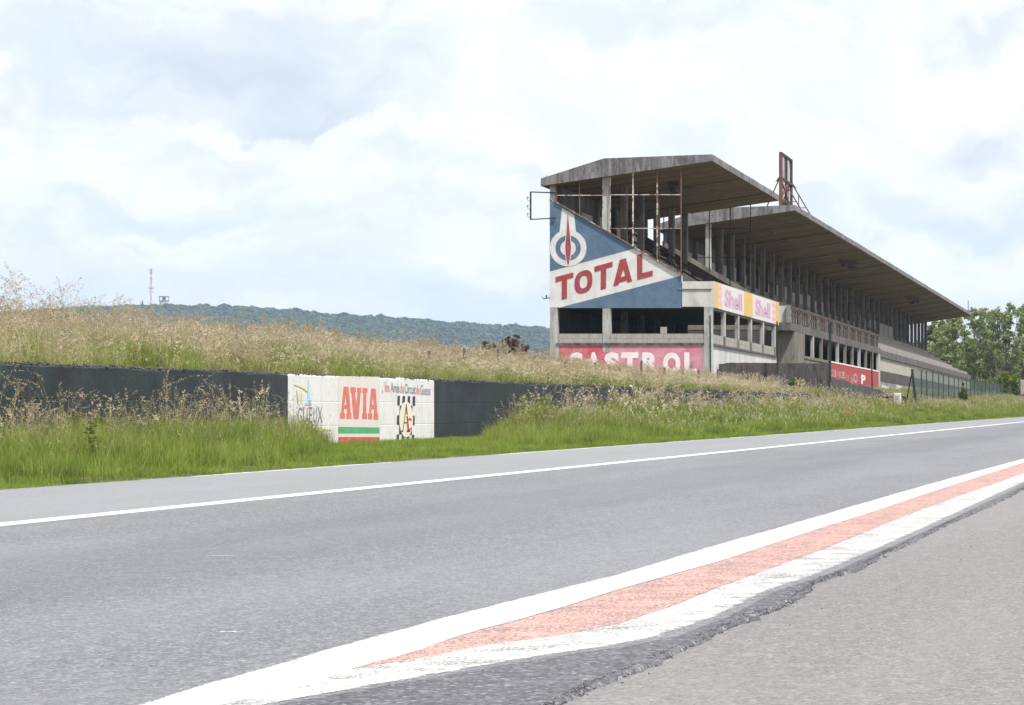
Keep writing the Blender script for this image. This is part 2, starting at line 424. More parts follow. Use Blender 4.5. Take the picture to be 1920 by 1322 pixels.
# ------------------------------------------------------------------ the lie of the land
VPX = 0.015625            # the road drifts this much sideways per metre
def zroad(Y):
    Y = np.asarray(Y, float)
    return np.where(Y < 500, .0094 * Y, .0094 * 500)
def xedge(Y): return -11.9 + VPX * np.asarray(Y, float)
def sstep(a, c, x):
    t = np.clip((np.asarray(x, float) - a) / (c - a), 0, 1); return t * t * (3 - 2 * t)
def ztop(Y): return 1.76 + .0072 * (np.asarray(Y, float) - 35.6)      # top of the roadside wall
WALL_U = 4.8
WALL_END = 112.0
def ground_z(X, Y):
    X = np.asarray(X, float); Y = np.asarray(Y, float)
    u = xedge(np.minimum(Y, 700)) - X
    zr = zroad(Y)
    verge = np.interp(u, [-40, -30, 0, .4, 1.5, 4.8], [0, 0, -.03, 0.0, .03, .08])
    verge = verge + sstep(60, 108, Y) * np.interp(u, [0, 1.0, 4.8], [0, .03, .42])
    k = sstep(60, 100, Y)
    rise = np.interp(u - WALL_U, [0, .6, 2, 6, 10, 30], [-.05, .03, .22, .44, .56, .6]) + \
           k * np.interp(u - WALL_U, [0, 2, 6, 10, 30], [0, .0, .04, .12, .16])
    rise = rise + .14 * sstep(42, 52, Y) * (1 - sstep(74, 96, Y)) * np.clip(u - WALL_U - .5, 0, 3) / 3
    bank = np.where(u > WALL_U + .12, ztop(Y) - zr + rise, verge)
    p = np.interp(u, [-40, 0, .4, 1, 3.3, 5.7, 7.8, 12, 20, 40, 120], [0, -.03, 0, .1, .62, .9, 1.25, 1.9, 2.2, 2.6, 3.2])
    far = sstep(285, 330, Y) * np.interp(u, [7, 12, 20], [0, .5, 1.3])
    t = sstep(WALL_END - 3, WALL_END + 14, Y)
    h = bank * (1 - t) + (p + far) * t
    # right-hand side: tarmac apron, then grass
    r = X - (9 + 0 * Y)
    h = np.where(u < 0, -.06, h)
    h = np.where(r > 0, np.minimum(r * .05, .35) - .03, h)
    fade = sstep(400, 900, Y)
    z = zr + h * (1 - fade * .6)
    # beyond 60 m left of the road the field falls away gently
    z = z - sstep(60, 400, -X) * 3.0 * (Y < 2000)
    return z

xs = np.concatenate([-np.geomspace(60, 5200, 26)[::-1], np.arange(-58, -19, 1.0), np.arange(-19, -8, .2), np.arange(-8, 10, 1.0), np.arange(10, 60, 5.), np.geomspace(60, 4000, 16)])
xs = np.unique(np.round(xs, 3))
ys = np.concatenate([np.arange(-40, 20, 4.), np.arange(20, 140, 1.0), np.arange(140, 400, 4.), np.geomspace(400, 5200, 24)])
ys = np.unique(np.round(ys, 3))
XX, YY = np.meshgrid(xs, ys)
# columns follow the drift of the road so that the wall line stays a clean grid line
XS = XX + VPX * np.clip(YY, -40, 500) * (np.abs(XX) < 60)
ZZ = ground_z(XS, YY) + rng.normal(0, .012, XX.shape) * (np.abs(XX + 13) < 12) * (XS < xedge(YY) - .6)
nx, ny = len(xs), len(ys)
vv = np.stack([XS, YY, ZZ], -1).reshape(-1, 3)
ii = np.arange((ny - 1) * nx).reshape(ny - 1, nx)[:, :-1].reshape(-1)
ff = np.stack([ii, ii + 1, ii + nx + 1, ii + nx], -1)

def np_mesh(name, v, f, mats, parent=None, kind=None, smooth=False, midx=None, tri=False):
    me = bpy.data.meshes.new(name)
    v = np.asarray(v, np.float32); f = np.asarray(f, np.int32); k = f.shape[1]
    me.vertices.add(len(v)); me.vertices.foreach_set('co', v.ravel())
    me.loops.add(f.size); me.loops.foreach_set('vertex_index', f.ravel())
    me.polygons.add(len(f)); me.polygons.foreach_set('loop_start', np.arange(0, f.size, k, dtype=np.int32))
    me.polygons.foreach_set('loop_total', np.full(len(f), k, np.int32))
    for m_ in mats: me.materials.append(m_)
    if midx is not None: me.polygons.foreach_set('material_index', np.asarray(midx, np.int32))
    if smooth: me.polygons.foreach_set('use_smooth', np.ones(len(f), bool))
    me.update(calc_edges=True); me.validate()
    o = bpy.data.objects.new(name, me)
    if parent is not False: SC.collection.objects.link(o)
    if parent: o.parent = parent
    if kind: o['kind'] = kind
    return o

def ground_mat():
    m, q = mat('grassy_soil'); p = gpos(q)
    n = q.noise(p, .25, 6, .6); f = q.noise(p, 5, 6, .65)
    c = q.mix(q.ramp(n, .4, .62), (.085, .105, .028), (.15, .13, .06))
    c = q.mix(q.ramp(f, .45, .7, 0, .7), c, (.06, .052, .03))
    return finish(m, q, c, 1.0, f, .6, .05)
M['ground'] = ground_mat()
ground = np_mesh('ground', vv, ff, [M['ground']], kind='structure', smooth=True)

# ------------------------------------------------------------------ road and its paint
def rp(px, py, dz=0.0):
    """photo pixel to the road surface"""
    t = EYE * F / (py - (CY - .0094 * F))
    return np.array([(px - CX) * t / F, t])
def strip_from_px(pts):
    a = np.array([rp(*p) for p in pts]); return a[np.argsort(a[:, 1])]
def ext(a, y0, y1):
    """continue a measured edge towards the viewer and into the distance along the road"""
    a0 = np.array([[a[0, 0] + VPX * (y0 - a[0, 1]), y0]]); a1 = np.array([[a[-1, 0] + VPX * (y1 - a[-1, 1]), y1]])
    return np.vstack([a0, a, a1])
def xat(a, Y): return np.interp(Y, a[:, 1], a[:, 0])

E_w1 = ext(strip_from_px([(260, 1322), (385, 1283.6), (510, 1249.7), (635, 1212), (760, 1178), (860, 1151), (960, 1126.5), (1160, 1077), (1350, 1020), (1540, 966.7), (1730, 911), (1920, 860)]), -14, 420)
E_p0 = ext(strip_from_px([(658, 1255), (709, 1240), (750, 1230), (786, 1219), (844, 1198), (900, 1181), (960, 1165.5), (1060, 1137), (1160, 1105), (1350, 1052), (1540, 990), (1651, 955), (1730, 928), (1920, 867)]), 7, 420)
E_p1 = ext(strip_from_px([(658, 1256), (709, 1248), (769, 1237.5), (829, 1227.5), (900, 1212), (960, 1204), (1060, 1191), (1160, 1170), (1255, 1139), (1350, 1101), (1540, 1032), (1675, 976.6), (1730, 955), (1920, 887.5)]), 7, 420)
E_w2 = ext(strip_from_px([(494, 1322), (560, 1310), (635, 1298), (710, 1284), (760, 1277), (860, 1259), (960, 1242), (1060, 1225), (1160, 1212), (1255, 1192), (1350, 1157), (1445, 1107), (1540, 1077.5), (1667, 1022), (1730, 994), (1857, 935), (1920, 905)]), -14, 420)
E_as = ext(strip_from_px([(1029, 1321), (1091, 1290), (1135, 1270), (1160, 1259.7), (1200, 1244), (1350, 1176.5), (1461, 1133), (1540, 1089), (1635, 1050), (1730, 1002), (1857, 944), (1920, 915)]), -14, 420)
i0 = np.argmin(E_p0[:, 1]); TIP = E_p0[1, 1]

YR = np.unique(np.concatenate([np.arange(-14, 6, 1.0), np.arange(6, 45, .05), np.arange(45, 120, .5), np.arange(120, 500, 8.), [500]]))
def ribbon(name, xl, xr, Y, dz, m_, parent=None, kind=None, uv=False, zfn=zroad, nsub=1, skirt=None):
    n = len(Y); cols = nsub + 1
    X = np.stack([xl + (xr - xl) * k / nsub for k in range(cols)], 1)
    v = np.stack([X, np.repeat(Y[:, None], cols, 1), np.repeat((zfn(Y) + dz)[:, None], cols, 1)], -1).reshape(-1, 3)
    f = []
    for c in range(nsub):
        i = np.arange(n - 1) * cols + c
        f.append(np.stack([i, i + 1, i + cols + 1, i + cols], -1))
    f = np.concatenate(f)
    mi = None; mats = [m_]
    if skirt:
        base = len(v); top = np.arange(n) * cols + nsub
        low_ = v[top].copy(); low_[:, 2] -= skirt[0]; low_[:, 0] += .012
        v = np.vstack([v, low_]); i = np.arange(n - 1)
        sf = np.stack([top[i], base + i, base + i + 1, top[i + 1]], -1)
        mi = np.concatenate([np.zeros(len(f), int), np.ones(len(sf), int)]); f = np.vstack([f, sf]); mats = [m_, skirt[1]]
    o = np_mesh(name, v, f, mats, parent=parent, kind=kind, midx=mi)
    if uv:
        l = o.data.uv_layers.new(name='across')
        idx = np.empty(len(o.data.loops), np.int32); o.data.loops.foreach_get('vertex_index', idx)
        l.data.foreach_set('uv', np.stack([v[idx, 1], (idx % cols) / nsub], -1).astype(np.float32).ravel())
    return o
def jag(Y, amp, seed, octs=((.9, 1), (.3, .6), (.12, .5), (.055, .45))):
    r = np.random.default_rng(seed); out = np.zeros_like(Y)
    for s_, a_ in octs:
        g = np.arange(-20, 520, s_); out += np.interp(Y, g, r.normal(0, 1, len(g))) * a_
    return out * amp

road = ribbon('road', xedge(YR) + jag(YR, .02, 1), xat(E_w2, YR) + .03, YR, 0.0, M['asphalt'], kind='structure')
# rough darker lip of the main surface, laid 3 cm thick over the apron
lip = ribbon('road_lip', xat(E_w2, YR) + .03, np.maximum(xat(E_as, YR) + jag(YR, .012, 3, ((.9, 1.2), (.35, .8), (.13, .7), (.055, .7))), xat(E_w2, YR) + .05), YR, 0.0, M['asphalt_edge'], parent=road, skirt=(.018, M['asphalt_edge']))
YC = np.unique(np.concatenate([np.arange(-14, 120, 2.), np.arange(120, 500, 10.), [500]]))
apron = ribbon('apron', np.full_like(YC, -3.0) + VPX * YC, np.full_like(YC, 9.3), YC, -.015, M['shoulder'], kind='structure')
def xl(k): return k + VPX * YR
ribbon('centre_line', xl(-8.60) - .0, xl(-8.60) + .25, YR, .0012, M['line'], parent=road, uv=True, nsub=4)
ye = YR[(YR > 28)]
# the line along the far edge is half overgrown: present in stretches
segs = [(30, 37.5), (43, 62), (64.5, 66.5), (70, 96), (98, 160), (163, 480)]
for a_, c_ in segs:
    yy = YR[(YR >= a_) & (YR <= c_)]
    ribbon('edge_line', xedge(yy) + .03 + np.clip(jag(yy, .02, 9), -.04, .04), xedge(yy) + .115, yy, .0012, M['line'], parent=road, uv=True, nsub=2)
Yw = YR[YR < 400]
inner = np.where(Yw < TIP, xat(E_w1, Yw) + .75 * (xat(E_w2, Yw) - xat(E_w1, Yw)), xat(E_p0, Yw))
sm = sstep(TIP - 1.2, TIP + .02, Yw)
inner = np.where(Yw < TIP, (1 - sm) * (xat(E_w1, Yw) + .62 * (xat(E_w2, Yw) - xat(E_w1, Yw))) + sm * np.interp(TIP, E_p0[:, 1], E_p0[:, 0]), inner)
ribbon('white_stripe', xat(E_w1, Yw) + jag(Yw, .004, 11), inner, Yw, .0014, M['kerb_white'], parent=road, uv=True, nsub=6)
in2 = np.where(Yw < TIP, inner, xat(E_p1, Yw))
ribbon('white_stripe', in2, xat(E_w2, Yw) + jag(Yw, .004, 12), Yw, .0014, M['kerb_white_rough'], parent=road, uv=True, nsub=6)
yp = YR[(YR >= TIP) & (YR < 400)]
ribbon('pink_stripe', xat(E_p0, yp) - .01, xat(E_p1, yp) + .01, yp, .0007, M['kerb_pink'], parent=road, uv=True, nsub=4)
# crumbs of asphalt along the broken lip
cr = []; cf = []
oct_v = np.array([(1, 0, 0), (-1, 0, 0), (0, 1, 0), (0, -1, 0), (0, 0, 1), (0, 0, -.6)], float)
oct_f = np.array([(0, 2, 4), (2, 1, 4), (1, 3, 4), (3, 0, 4), (2, 0, 5), (1, 2, 5), (3, 1, 5), (0, 3, 5)])
nc = 5200
cy = 5 + 40 * rng.random(nc) ** 1.6
cxx = xat(E_as, cy) + np.interp(cy, YR, jag(YR, .012, 3)) + rng.normal(.0, .012, nc) + (rng.random(nc) < .012) * rng.exponential(.5, nc)
cs = rng.uniform(.0015, .006, nc)
V = oct_v[None] * cs[:, None, None] * rng.uniform(.6, 1.3, (nc, 6, 1)) + np.stack([cxx, cy, zroad(cy) - .012 + np.where(cxx < xat(E_as, cy), .012, 0)], -1)[:, None, :]
Fc = oct_f[None] + (np.arange(nc) * 6)[:, None, None]
crumbs = np_mesh('asphalt_crumbs', V.reshape(-1, 3), Fc.reshape(-1, 3), [M['asphalt_edge']], kind='stuff')
tag(crumbs, 'dark crumbs of asphalt strewn along the broken road edge', 'gravel')

for px, py, L_ in ((415, 1042, .085), (430, 1185, .05)):
    c = rp(px, py); yy = c[1] + np.linspace(-.035, .035, 5)
    v = [(c[0] + L_ * (k / 8 - .5) * 2, c[1] + (.018 * math.sin(k * 1.7) + d) , float(zroad(c[1])) + .0015) for k in range(9) for d in (-.012 * (1 - abs(k - 4) / 5), .012 * (1 - abs(k - 4) / 5))]
    MB().add(v, [(2 * k, 2 * k + 2, 2 * k + 3, 2 * k + 1) for k in range(8)]).build('paint_scrape', M['p_letter_w'], road)
# ------------------------------------------------------------------ pit building and grandstand, two blocks of one section
XF, XB, XC = -21.0, -28.6, -26.0          # pit front, back wall, roof columns
def zz(r): return EYE + r                 # heights measured from the eye
PITCH = 4.02

def wall_plane(px, py, off=0.0):          # on the pit front (a plane of constant x)
    X = XF + off; Z = F * (-X) / (CX - px)
    return (X, Z, EYE + (CY - py) * Z / F)
def end_plane(Z0):
    return lambda px, py, off=0.0: ((px - CX) * (Z0 - off) / F, Z0 - off, EYE + (CY - py) * (Z0 - off) / F)

def text_mesh(s, ext_=.0):
    cu = bpy.data.curves.new('t', 'FONT'); cu.body = s; cu.resolution_u = 3; cu.offset = ext_
    o = bpy.data.objects.new('t', cu); SC.collection.objects.link(o)
    bpy.context.view_layer.update()
    me = bpy.data.meshes.new_from_object(o.evaluated_get(bpy.context.evaluated_depsgraph_get()))
    v = np.array([x.co[:] for x in me.vertices]); f = [tuple(p.vertices) for p in me.polygons]
    bpy.data.objects.remove(o); bpy.data.curves.remove(cu); bpy.data.meshes.remove(me)
    return v, f
def lettering(mb, s, quad, bold=0.0):
    """one word fitted into the quad bl, br, tl, tr (3-D points)"""
    v, f = text_mesh(s, bold)
    lo = v.min(0); hi = v.max(0); t = (v - lo) / np.maximum(hi - lo, 1e-6)
    bl, br, tl, tr = [np.array(p) for p in quad]
    P = []
    for a, c, _ in t:
        P.append(tuple((bl * (1 - a) + br * a) * (1 - c) + (tl * (1 - a) + tr * a) * c))
    mb.add(P, f); return mb

ROOF_TOP = [(-28.96, 11.68), (-26.0, 12.62), (-20.93, 12.81)]
ROOF_BOT = [(-20.93, 12.50), (-28.96, 11.33)]
def soffit(x): return np.interp(x, [-28.96, -20.93], [11.33, 12.50])

def block(Z0, Z1, name, label):
    root = thing(name, label, 'grandstand', (XF, Z0, float(ground_z(XF, Z0))))
    near = Z0 < 130
    N = int(round((Z1 - Z0) / PITCH))
    # roof: two pitches, edge slightly uneven
    prof = [(x, zz(z)) for x, z in ROOF_BOT[::-1]] + [(x, zz(z)) for x, z in ROOF_TOP[::-1]]
    mb = MB()
    # soffit, top, fascia and gable beams in cast sections that do not line up perfectly
    ys_ = np.linspace(Z0 - .3, Z1 + .3, N * 2 + 1)
    rnd = random.Random(3)
    vs = []; n4 = len(prof)
    for y in ys_:
        j = rnd.uniform(-.012, .012); k = rnd.uniform(-.012, .012)
        vs += [(x + (j if x > -22 else 0), y, z + k * (x > -22)) for x, z in prof]
    fs = []
    for i in range(len(ys_) - 1):
        for c in range(n4):
            a_ = i * n4 + c; d_ = i * n4 + (c + 1) % n4; fs.append((a_, d_, d_ + n4, a_ + n4))
    fs += [tuple(range(n4)), tuple(range((len(ys_) - 1) * n4 + n4 - 1, (len(ys_) - 1) * n4 - 1, -1))]
    mb.add(vs, fs)
    roof = mb.build('roof', M['beam'], root)
    roof.data.materials.append(M['soffit'])
    for p in roof.data.polygons:
        if p.index < (len(ys_) - 1) * n4 and p.index % n4 == 0: p.material_index = 1
    # cast joints across the soffit
    for i in range(1, N):
        if i % 2: continue
        y = Z0 + i * PITCH
        MB().add([(x, y + d, zz(float(soffit(x))) - h) for d in (-.035, .035) for x in (-28.2, -20.96) for h in (.0, .035)],
                 [(1, 3, 7, 5), (0, 1, 5, 4), (0, 2, 3, 1), (4, 5, 7, 6), (2, 6, 7, 3)]).build('soffit_joint', M['dark_concrete'], roof)
    # columns under the roof
    col_src = None
    for i in range(N + 1):
        y = Z0 + i * PITCH + .18 + (0 if i < N else -.2)
        m_ = M['column_pale'] if (i == 0) else M['column']
        w = .15
        yb = y - .15
        if i == 0 or col_src is None or i == 1:
            mb = MB().box(XC - w, XC + w, yb, yb + .34, zz(2.0), zz(float(soffit(XC))) + .06)
            o = mb.build('column', m_, root, bevel=.015, loc=(XC, yb, zz(2.0)))
            if i == 1: col_src = o
        else:
            share(col_src, root, (XC, yb, zz(2.0)))
    # back wall with pilasters
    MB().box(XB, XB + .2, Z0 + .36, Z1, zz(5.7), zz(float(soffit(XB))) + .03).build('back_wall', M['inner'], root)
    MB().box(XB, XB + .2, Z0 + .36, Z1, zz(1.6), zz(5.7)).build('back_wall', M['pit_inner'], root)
    for i in range(N + 1):
        y = Z0 + i * PITCH + .45
        MB().box(XB + .2, XB + .42, y, y + .34, zz(9.32), zz(float(soffit(XB + .4))) + .02).build('pilaster', M['column'] if i % 3 else M['dark_concrete'], root)
    for i in range(N):
        y = Z0 + i * PITCH + .95
        hgt = 1.15 + .12 * ((i * 7) % 3)
        MB().box(XB + .2, XB + .235, y, y + PITCH - .75 - .25 * (i % 2), zz(9.33), zz(9.33 + hgt)).build('wall_panel', M['dado'], root)
    # stepped seating
    steps = [(XF - 1.4 - .65 * k, 6.2 + .39 * k) for k in range(9)]
    poly = [(XB + .2, 9.32 - .35), (XB + .2, 9.32)]
    prev = 9.32
    for x, z in steps[::-1]:
        poly += [(x, prev), (x, z)]; prev = z
    poly += [(XF - .35, 6.2), (XF - .35, 5.85), (XF - 1.4, 5.85)]
    MB().prism_y([(x, zz(z)) for x, z in poly], Z0 + .36, Z1 - .36).build('seating', M['seating'], root)
    # slab over the pits
    MB().box(XB + .2, XF - .36, Z0 + .3, Z1 - .3, zz(5.64), zz(5.84)).build('floor_slab', M['dark_concrete'], root)
    MB().box(XB + .2, XF - .36, Z0 + .3, Z1 - .3, zz(1.9), zz(2.05)).build('pit_floor', M['dark_concrete'], root)
    # end parapets that follow the slope of the seating
    def parapet(y, nm, m_, drop=0.0, th=.25):
        pts = [(-28.62, 10.78 - drop), (-22.43, 7.17 - drop), (-22.43, 5.66), (-28.62, 5.66)]
        return MB().prism_y([(x, zz(z)) for x, z in pts], y, y + th).build(nm, m_, root)
    return root, N, parapet, roof

# ---------------- block 1 (painted end wall towards the camera)
g1, N1, par1, roof1 = block(120.0, 140.3, 'grandstand', 'shorter roofed concrete grandstand with a blue and white painted end wall')
EP = end_plane(120.0)
def erect(px0, px1, py0, py1, off0, off1, mb=None):
    """box on the end wall: pixel rectangle, from off0 (nearer) to off1 (deeper)"""
    a = EP(px0, py0, 0); c = EP(px1, py1, 0)
    return (mb or MB()).box(a[0], c[0], 120 - off0, 120 + off1, c[2], a[2])
endw = par1(119.985, 'end_wall', M['p_white'])
# paint on it, each coat a few millimetres proud of the last
pl = lambda loops, off: MB().poly(loops, lambda x, y: EP(x, y, .015 + off))
pl([[(1031.2, 374), (1041, 379), (1190.8, 465.8), (1031.2, 509)]], .004).build('blue_field', M['p_blue'], endw)
pl([[(1046, 577.5), (1278, 516.6), (1278, 577.5)]], .004).build('blue_field', M['p_blue'], endw)
def ring(cx, cy, r, n=40, a0=0, a1=2 * math.pi): return [(cx + r * math.cos(a0 + (a1 - a0) * i / n), cy + r * math.sin(a0 + (a1 - a0) * i / n)) for i in range(n)]
emb = MB()
cc = (1065.2, 465.2)
emb.poly([[(1053.7, 390.3), (1076.7, 403.3), (1080, 436), (1049, 436)]], lambda x, y: EP(x, y, .023))
emb.poly([ring(*cc, 34.4)], lambda x, y: EP(x, y, .027))
emb.build('white_emblem', M['p_white'], endw)
MB().poly([ring(*cc, 23.8), ring(*cc, 14.6)], lambda x, y: EP(x, y, .031)).build('blue_ring', M['p_blue'], endw)
def spear(w, t, bt, off, nm, m_):
    L = [(cc[0] - .6, t), (cc[0] - w * .55, (t + cc[1]) / 2 + 4), (cc[0] - w, cc[1] - 2), (cc[0] - w * .8, cc[1] + 12), (cc[0] - w * .25, bt), (cc[0] + w * .25, bt),
         (cc[0] + w * .8, cc[1] + 12), (cc[0] + w, cc[1] - 2), (cc[0] + w * .55, (t + cc[1]) / 2 + 4), (cc[0] - .2, t)]
    MB().poly([L], lambda x, y: EP(x, y, off)).build(nm, m_, endw)
spear(7.2, 398, 498, .035, 'white_outline', M['p_white'])
spear(5.4, 401, 495.5, .039, 'red_needle', M['p_red'])
Z2 = lambda pts: [(980 + x / 5.2875, 470 + y / 5.2875) for x, y in pts]
def oval(cx, cy, rx, ry, sh, e=.82, n=48):
    out = []
    for i in range(n):
        t = 2 * math.pi * i / n; c, s = math.cos(t), math.sin(t)
        x = rx * math.copysign(abs(c) ** e, c); y = ry * math.copysign(abs(s) ** e, s)
        out.append((cx + x, cy + y - sh * x))
    return out
LET = {
 'T': [Z2([(325, 262), (502, 215), (502, 267), (441, 284), (438, 474), (387, 489), (387, 298), (327, 316)])],
 'O': [Z2(oval(603, 309, 89, 112, .27)), Z2(oval(604, 310, 38, 62, .25))],
 'T2': [Z2([(712, 158), (892, 108), (890, 160), (829, 178), (826, 376), (773, 390), (775, 196), (712, 212)])],
 'A': [Z2([(963, 92), (1022, 74), (1086, 303), (1038, 319), (1032, 297), (957, 319), (950, 340), (897, 355)]), Z2([(999, 186), (974, 263), (1016, 251)])],
 'L': [Z2([(1133, 42), (1187, 28), (1187, 222), (1290, 196), (1290, 250), (1136, 292)])]}
for k, loops in LET.items():
    MB().poly(loops, lambda x, y: EP(x, y, .027)).build('letter', M['p_red'], endw)
# concrete posts of the end wall
for (a_, c_, t_, bt_, o_) in ((1031, 1045, 577.5, 770, .01), (1130, 1144.5, 577.5, 660, .01), (1320, 1335, 575, 770, .012)):
    erect(a_, c_, t_, bt_, o_, .36).build('corner_post', M['column_pale'], g1, bevel=.01)
erect(1031, 1042, 345, 378, 0.0, .30).build('corner_post', M['column_pale'], g1)
# parapet end of the front balcony
pe = erect(1279, 1334.6, 527.5, 575, .005, .25).build('balcony_end', M['white_wall'], g1)
erect(1271, 1334.6, 541.5, 543.2, .05, .0).build('drip_rail', M['column'], pe)
# breeze-block infill, each block by itself
blk = None
for (x0, x1) in ((1045.3, 1129.8), (1144.8, 1319.7)):
    erect(x0, x1, 625.6, 643, -.06, .2).build('infill_backing', M['mortar'], g1)
    for row in range(2):
        yb_ = 634.2 + 8.6 * row; x = x0 - (10 * row) + .2
        while x < x1 - 1:
            a_ = max(x, x0); c_ = min(x + 19.3, x1)
            if c_ - a_ > 2:
                erect(a_, c_, yb_ - 8.25 + random.uniform(-.1, .1), yb_, -.03 + random.uniform(0, .012), .06).build('breeze_block', M['block'], g1)
            x += 19.75
erect(1238, 1249, 613, 625.5, -.03, .2).build('breeze_block', M['block'], g1)
erect(1043, 1320, 643.2, 646.6, .06, .2).build('sill', M['ledge'], g1)
cas = erect(1045.3, 1319.7, 646.8, 760, .0, .2).build('advert_wall', M['column_pale'], g1)
for (a_, c_, m_) in ((1048, 1142, 'p_castrol'), (1142.3, 1316.5, 'p_castrol_pale')):
    MB().poly([[(a_, 648.5), (c_, 648.5), (c_, 715), (a_, 715)]], lambda x, y: EP(x, y, .004)).build('painted_field', M[m_], cas)
for ch, a_, c_ in (('C', 1064, 1092), ('A', 1098, 1128), ('S', 1133, 1161), ('T', 1165, 1197), ('R', 1204, 1236), ('O', 1243, 1276), ('L', 1283, 1306)):
    t_, b_ = (660.5, 702)
    q_ = [EP(a_, b_, .009), EP(c_, b_, .009), EP(a_, t_, .009), EP(c_, t_, .009)]
    lettering(MB(), ch, q_, .06).build('letter', M['p_letter_w'], cas)
# steel glazing bars in both open gables
for gi, (yy_, f_) in enumerate(((119.93, 1.0), (140.25, 1.0))):
    def xz(px, py): return ((px - CX) / 40.0, zz((CY - py) / 40.0))
    bars = [(1043.5, 345, 379, .10, 'rust'), (1087.5, 338, 404, .06, 'rust'), (1187.5, 322, 462, .07, 'rust_white'), (1233, 317, 490, .08, 'rust_pale'), (1277.6, 310, 521, .07, 'rust')]
    if gi: bars = [(a, p, q_, w * .9, 'rust_dark') for a, p, q_, w, _ in bars[2:]] + [(1087.5, 338, 404, .06, 'rust_dark')]
    for px, t_, b_, w, m_ in bars:
        x, zt = xz(px, t_); _, zb = xz(px, b_)
        zt = zz(float(soffit(x))) + .02
        MB().bar((x, yy_, zb), (x, yy_, zt), w * .78, .05).build('glazing_bar', M[m_], g1)
    for (a, c, y_) in (((1045, 1130, 366.5), (1145, 1277, 365.5), (1145, 1277, 428.5)) if gi == 0 else ((1145, 1277, 428.5), (1188, 1277, 365.5))):
        x0, z0 = xz(a, y_); x1, z1 = xz(c, y_)
        MB().bar((x0, yy_ - .01, z0), (x1, yy_ - .01, z1), .03, .034).build('glazing_bar', M['rust_white' if gi == 0 else 'rust_dark'], g1)
    for (a, c) in (((1131, 330), (1131, 428)), ((1145, 329), (1145, 437))) if gi == 0 else ():
        x0, z0 = xz(*a); x1, z1 = xz(*c)
        MB().bar((x0, yy_ - .01, z0), (x1, yy_ - .01, z1), .03, .04).build('glazing_bar', M['rust_white'], g1)
# white/rusty capping along the painted slope
a_ = EP(1041, 377.5, 0); c_ = EP(1278, 515.5, 0)
MB().bar((a_[0], 120.06, a_[2] + .01), (c_[0], 120.06, c_[2] + .01), .32, .035).build('capping', M['rust_pale'], endw)
par1(140.05, 'far_parapet', M['dark_concrete'])
MB().box(XF - 1.43, XF, 140.05, 140.3, zz(5.66), zz(6.9)).build('balcony_end', M['white_wall'], g1)
# solid walls inside at back and an inner cross wall on the left seen through the gable
MB().box(XB + .2, XB + 2.6, 139.9, 140.04, zz(2.05), zz(5.64)).build('cross_wall', M['inner'], g1)
MB().box(XF - .25, XF, 120.26, 120.9, zz(2.0), zz(2.01)).build('threshold', M['dark_concrete'], g1)

# long side towards the road
def side_post(root, y, w, ztop_, zbot, m_, dep=.18, name='pit_column'):
    return MB().box(XF - dep, XF + .01, y - w / 2, y + w / 2, zbot, ztop_).build(name, m_, root, bevel=.01)
ys1 = [123.6, 127.6, 131.6, 135.6, 139.7]
for y in ys1:
    side_post(g1, y, .34, zz(5.66), zz(4.42), M['column_pale'])
MB().box(XF - .28, XF - .005, 120.36, 140.3, zz(5.62), zz(6.9)).build('balcony_parapet', M['white_wall'], g1)
MB().box(XF - .3, XF - .0, 120.36, 140.3, zz(5.56), zz(5.66)).build('lintel', M['column'], g1)
py_ = 120.37
for y in ys1:
    for r_ in range(2):
        x0 = py_
        while x0 < y - .19:
            x1 = min(x0 + .98, y - .18)
            MB().box(XF - .22, XF - .045 + random.uniform(-.006, .006), x0 + .01, x1 - .01, zz(4.0 + .215 * r_), zz(4.0 + .215 * r_ + .205)).build('breeze_block', M['block'], g1)
            x0 += 1.0
    MB().box(XF - .2, XF - .06, py_, y - .17, zz(3.98), zz(4.42)).build('infill_backing', M['mortar'], g1)
    MB().box(XF - .3, XF + .01, y - .17, y + .17, zz(3.95), zz(4.42)).build('pit_column', M['column'], g1)
    py_ = y + .17
MB().box(XF - .3, XF + .07, 120.36, 140.3, zz(3.88), zz(3.98)).build('sill', M['ledge'], g1)
py_ = 120.36
for y in ys1 + [140.3]:
    if y - py_ > .5: MB().box(XF - .25, XF - .01, py_ + .02, y - .02, zz(1.4), zz(3.88)).build('plinth_panel', M['white_wall'], g1)
    py_ = y
MB().box(XF - .24, XF - .03, 120.36, 140.28, zz(1.4), zz(3.87)).build('plinth_backing', M['mortar'], g1)
# enamel-like advertising boards
SP = lambda px, py, off: wall_plane(px, py, off)
def yof(px): return F * (-XF) / (CX - px)
ZT, ZB = zz(6.905), zz(5.672)
board = MB().box(XF - .0, XF + .05, yof(1337), yof(1459), ZB, ZT).build('advert_board', M['p_board'], g1)
def field(px0, px1, m_, off=.054, t=ZT - .01, bt=ZB + .01, nm='painted_field'):
    X = XF + off
    return MB().add([(X, yof(px0), bt), (X, yof(px1), bt), (X, yof(px1), t), (X, yof(px0), t)], [(0, 1, 2, 3)]).build(nm, M[m_], board)
for a, c, m_ in ((1337.2, 1345, 'p_yellow'), (1345, 1351.6, 'p_pink'), (1393.4, 1409.2, 'p_yellow'), (1446, 1452.4, 'p_pink'), (1452.4, 1458.8, 'p_yellow')):
    field(a, c, m_)
for a, c in ((1346.6, 1350.4), (1447.2, 1451.2)):      # yellow shell-like arches in the mauve strips
    for k in range(3):
        y0, y1 = yof(a), yof(c); zc = ZB + .22 + .38 * k; X = XF + .058
        pts = [((y0 + y1) / 2 + (y1 - y0) / 2 * math.cos(t), zc + .15 * math.sin(t) * (1 if math.sin(t) > 0 else .4)) for t in np.linspace(0, 2 * math.pi, 15)[:-1]]
        MB().add([(X, y, z) for y, z in pts], [tuple(range(14))]).build('painted_emblem', M['p_yellow'], board)
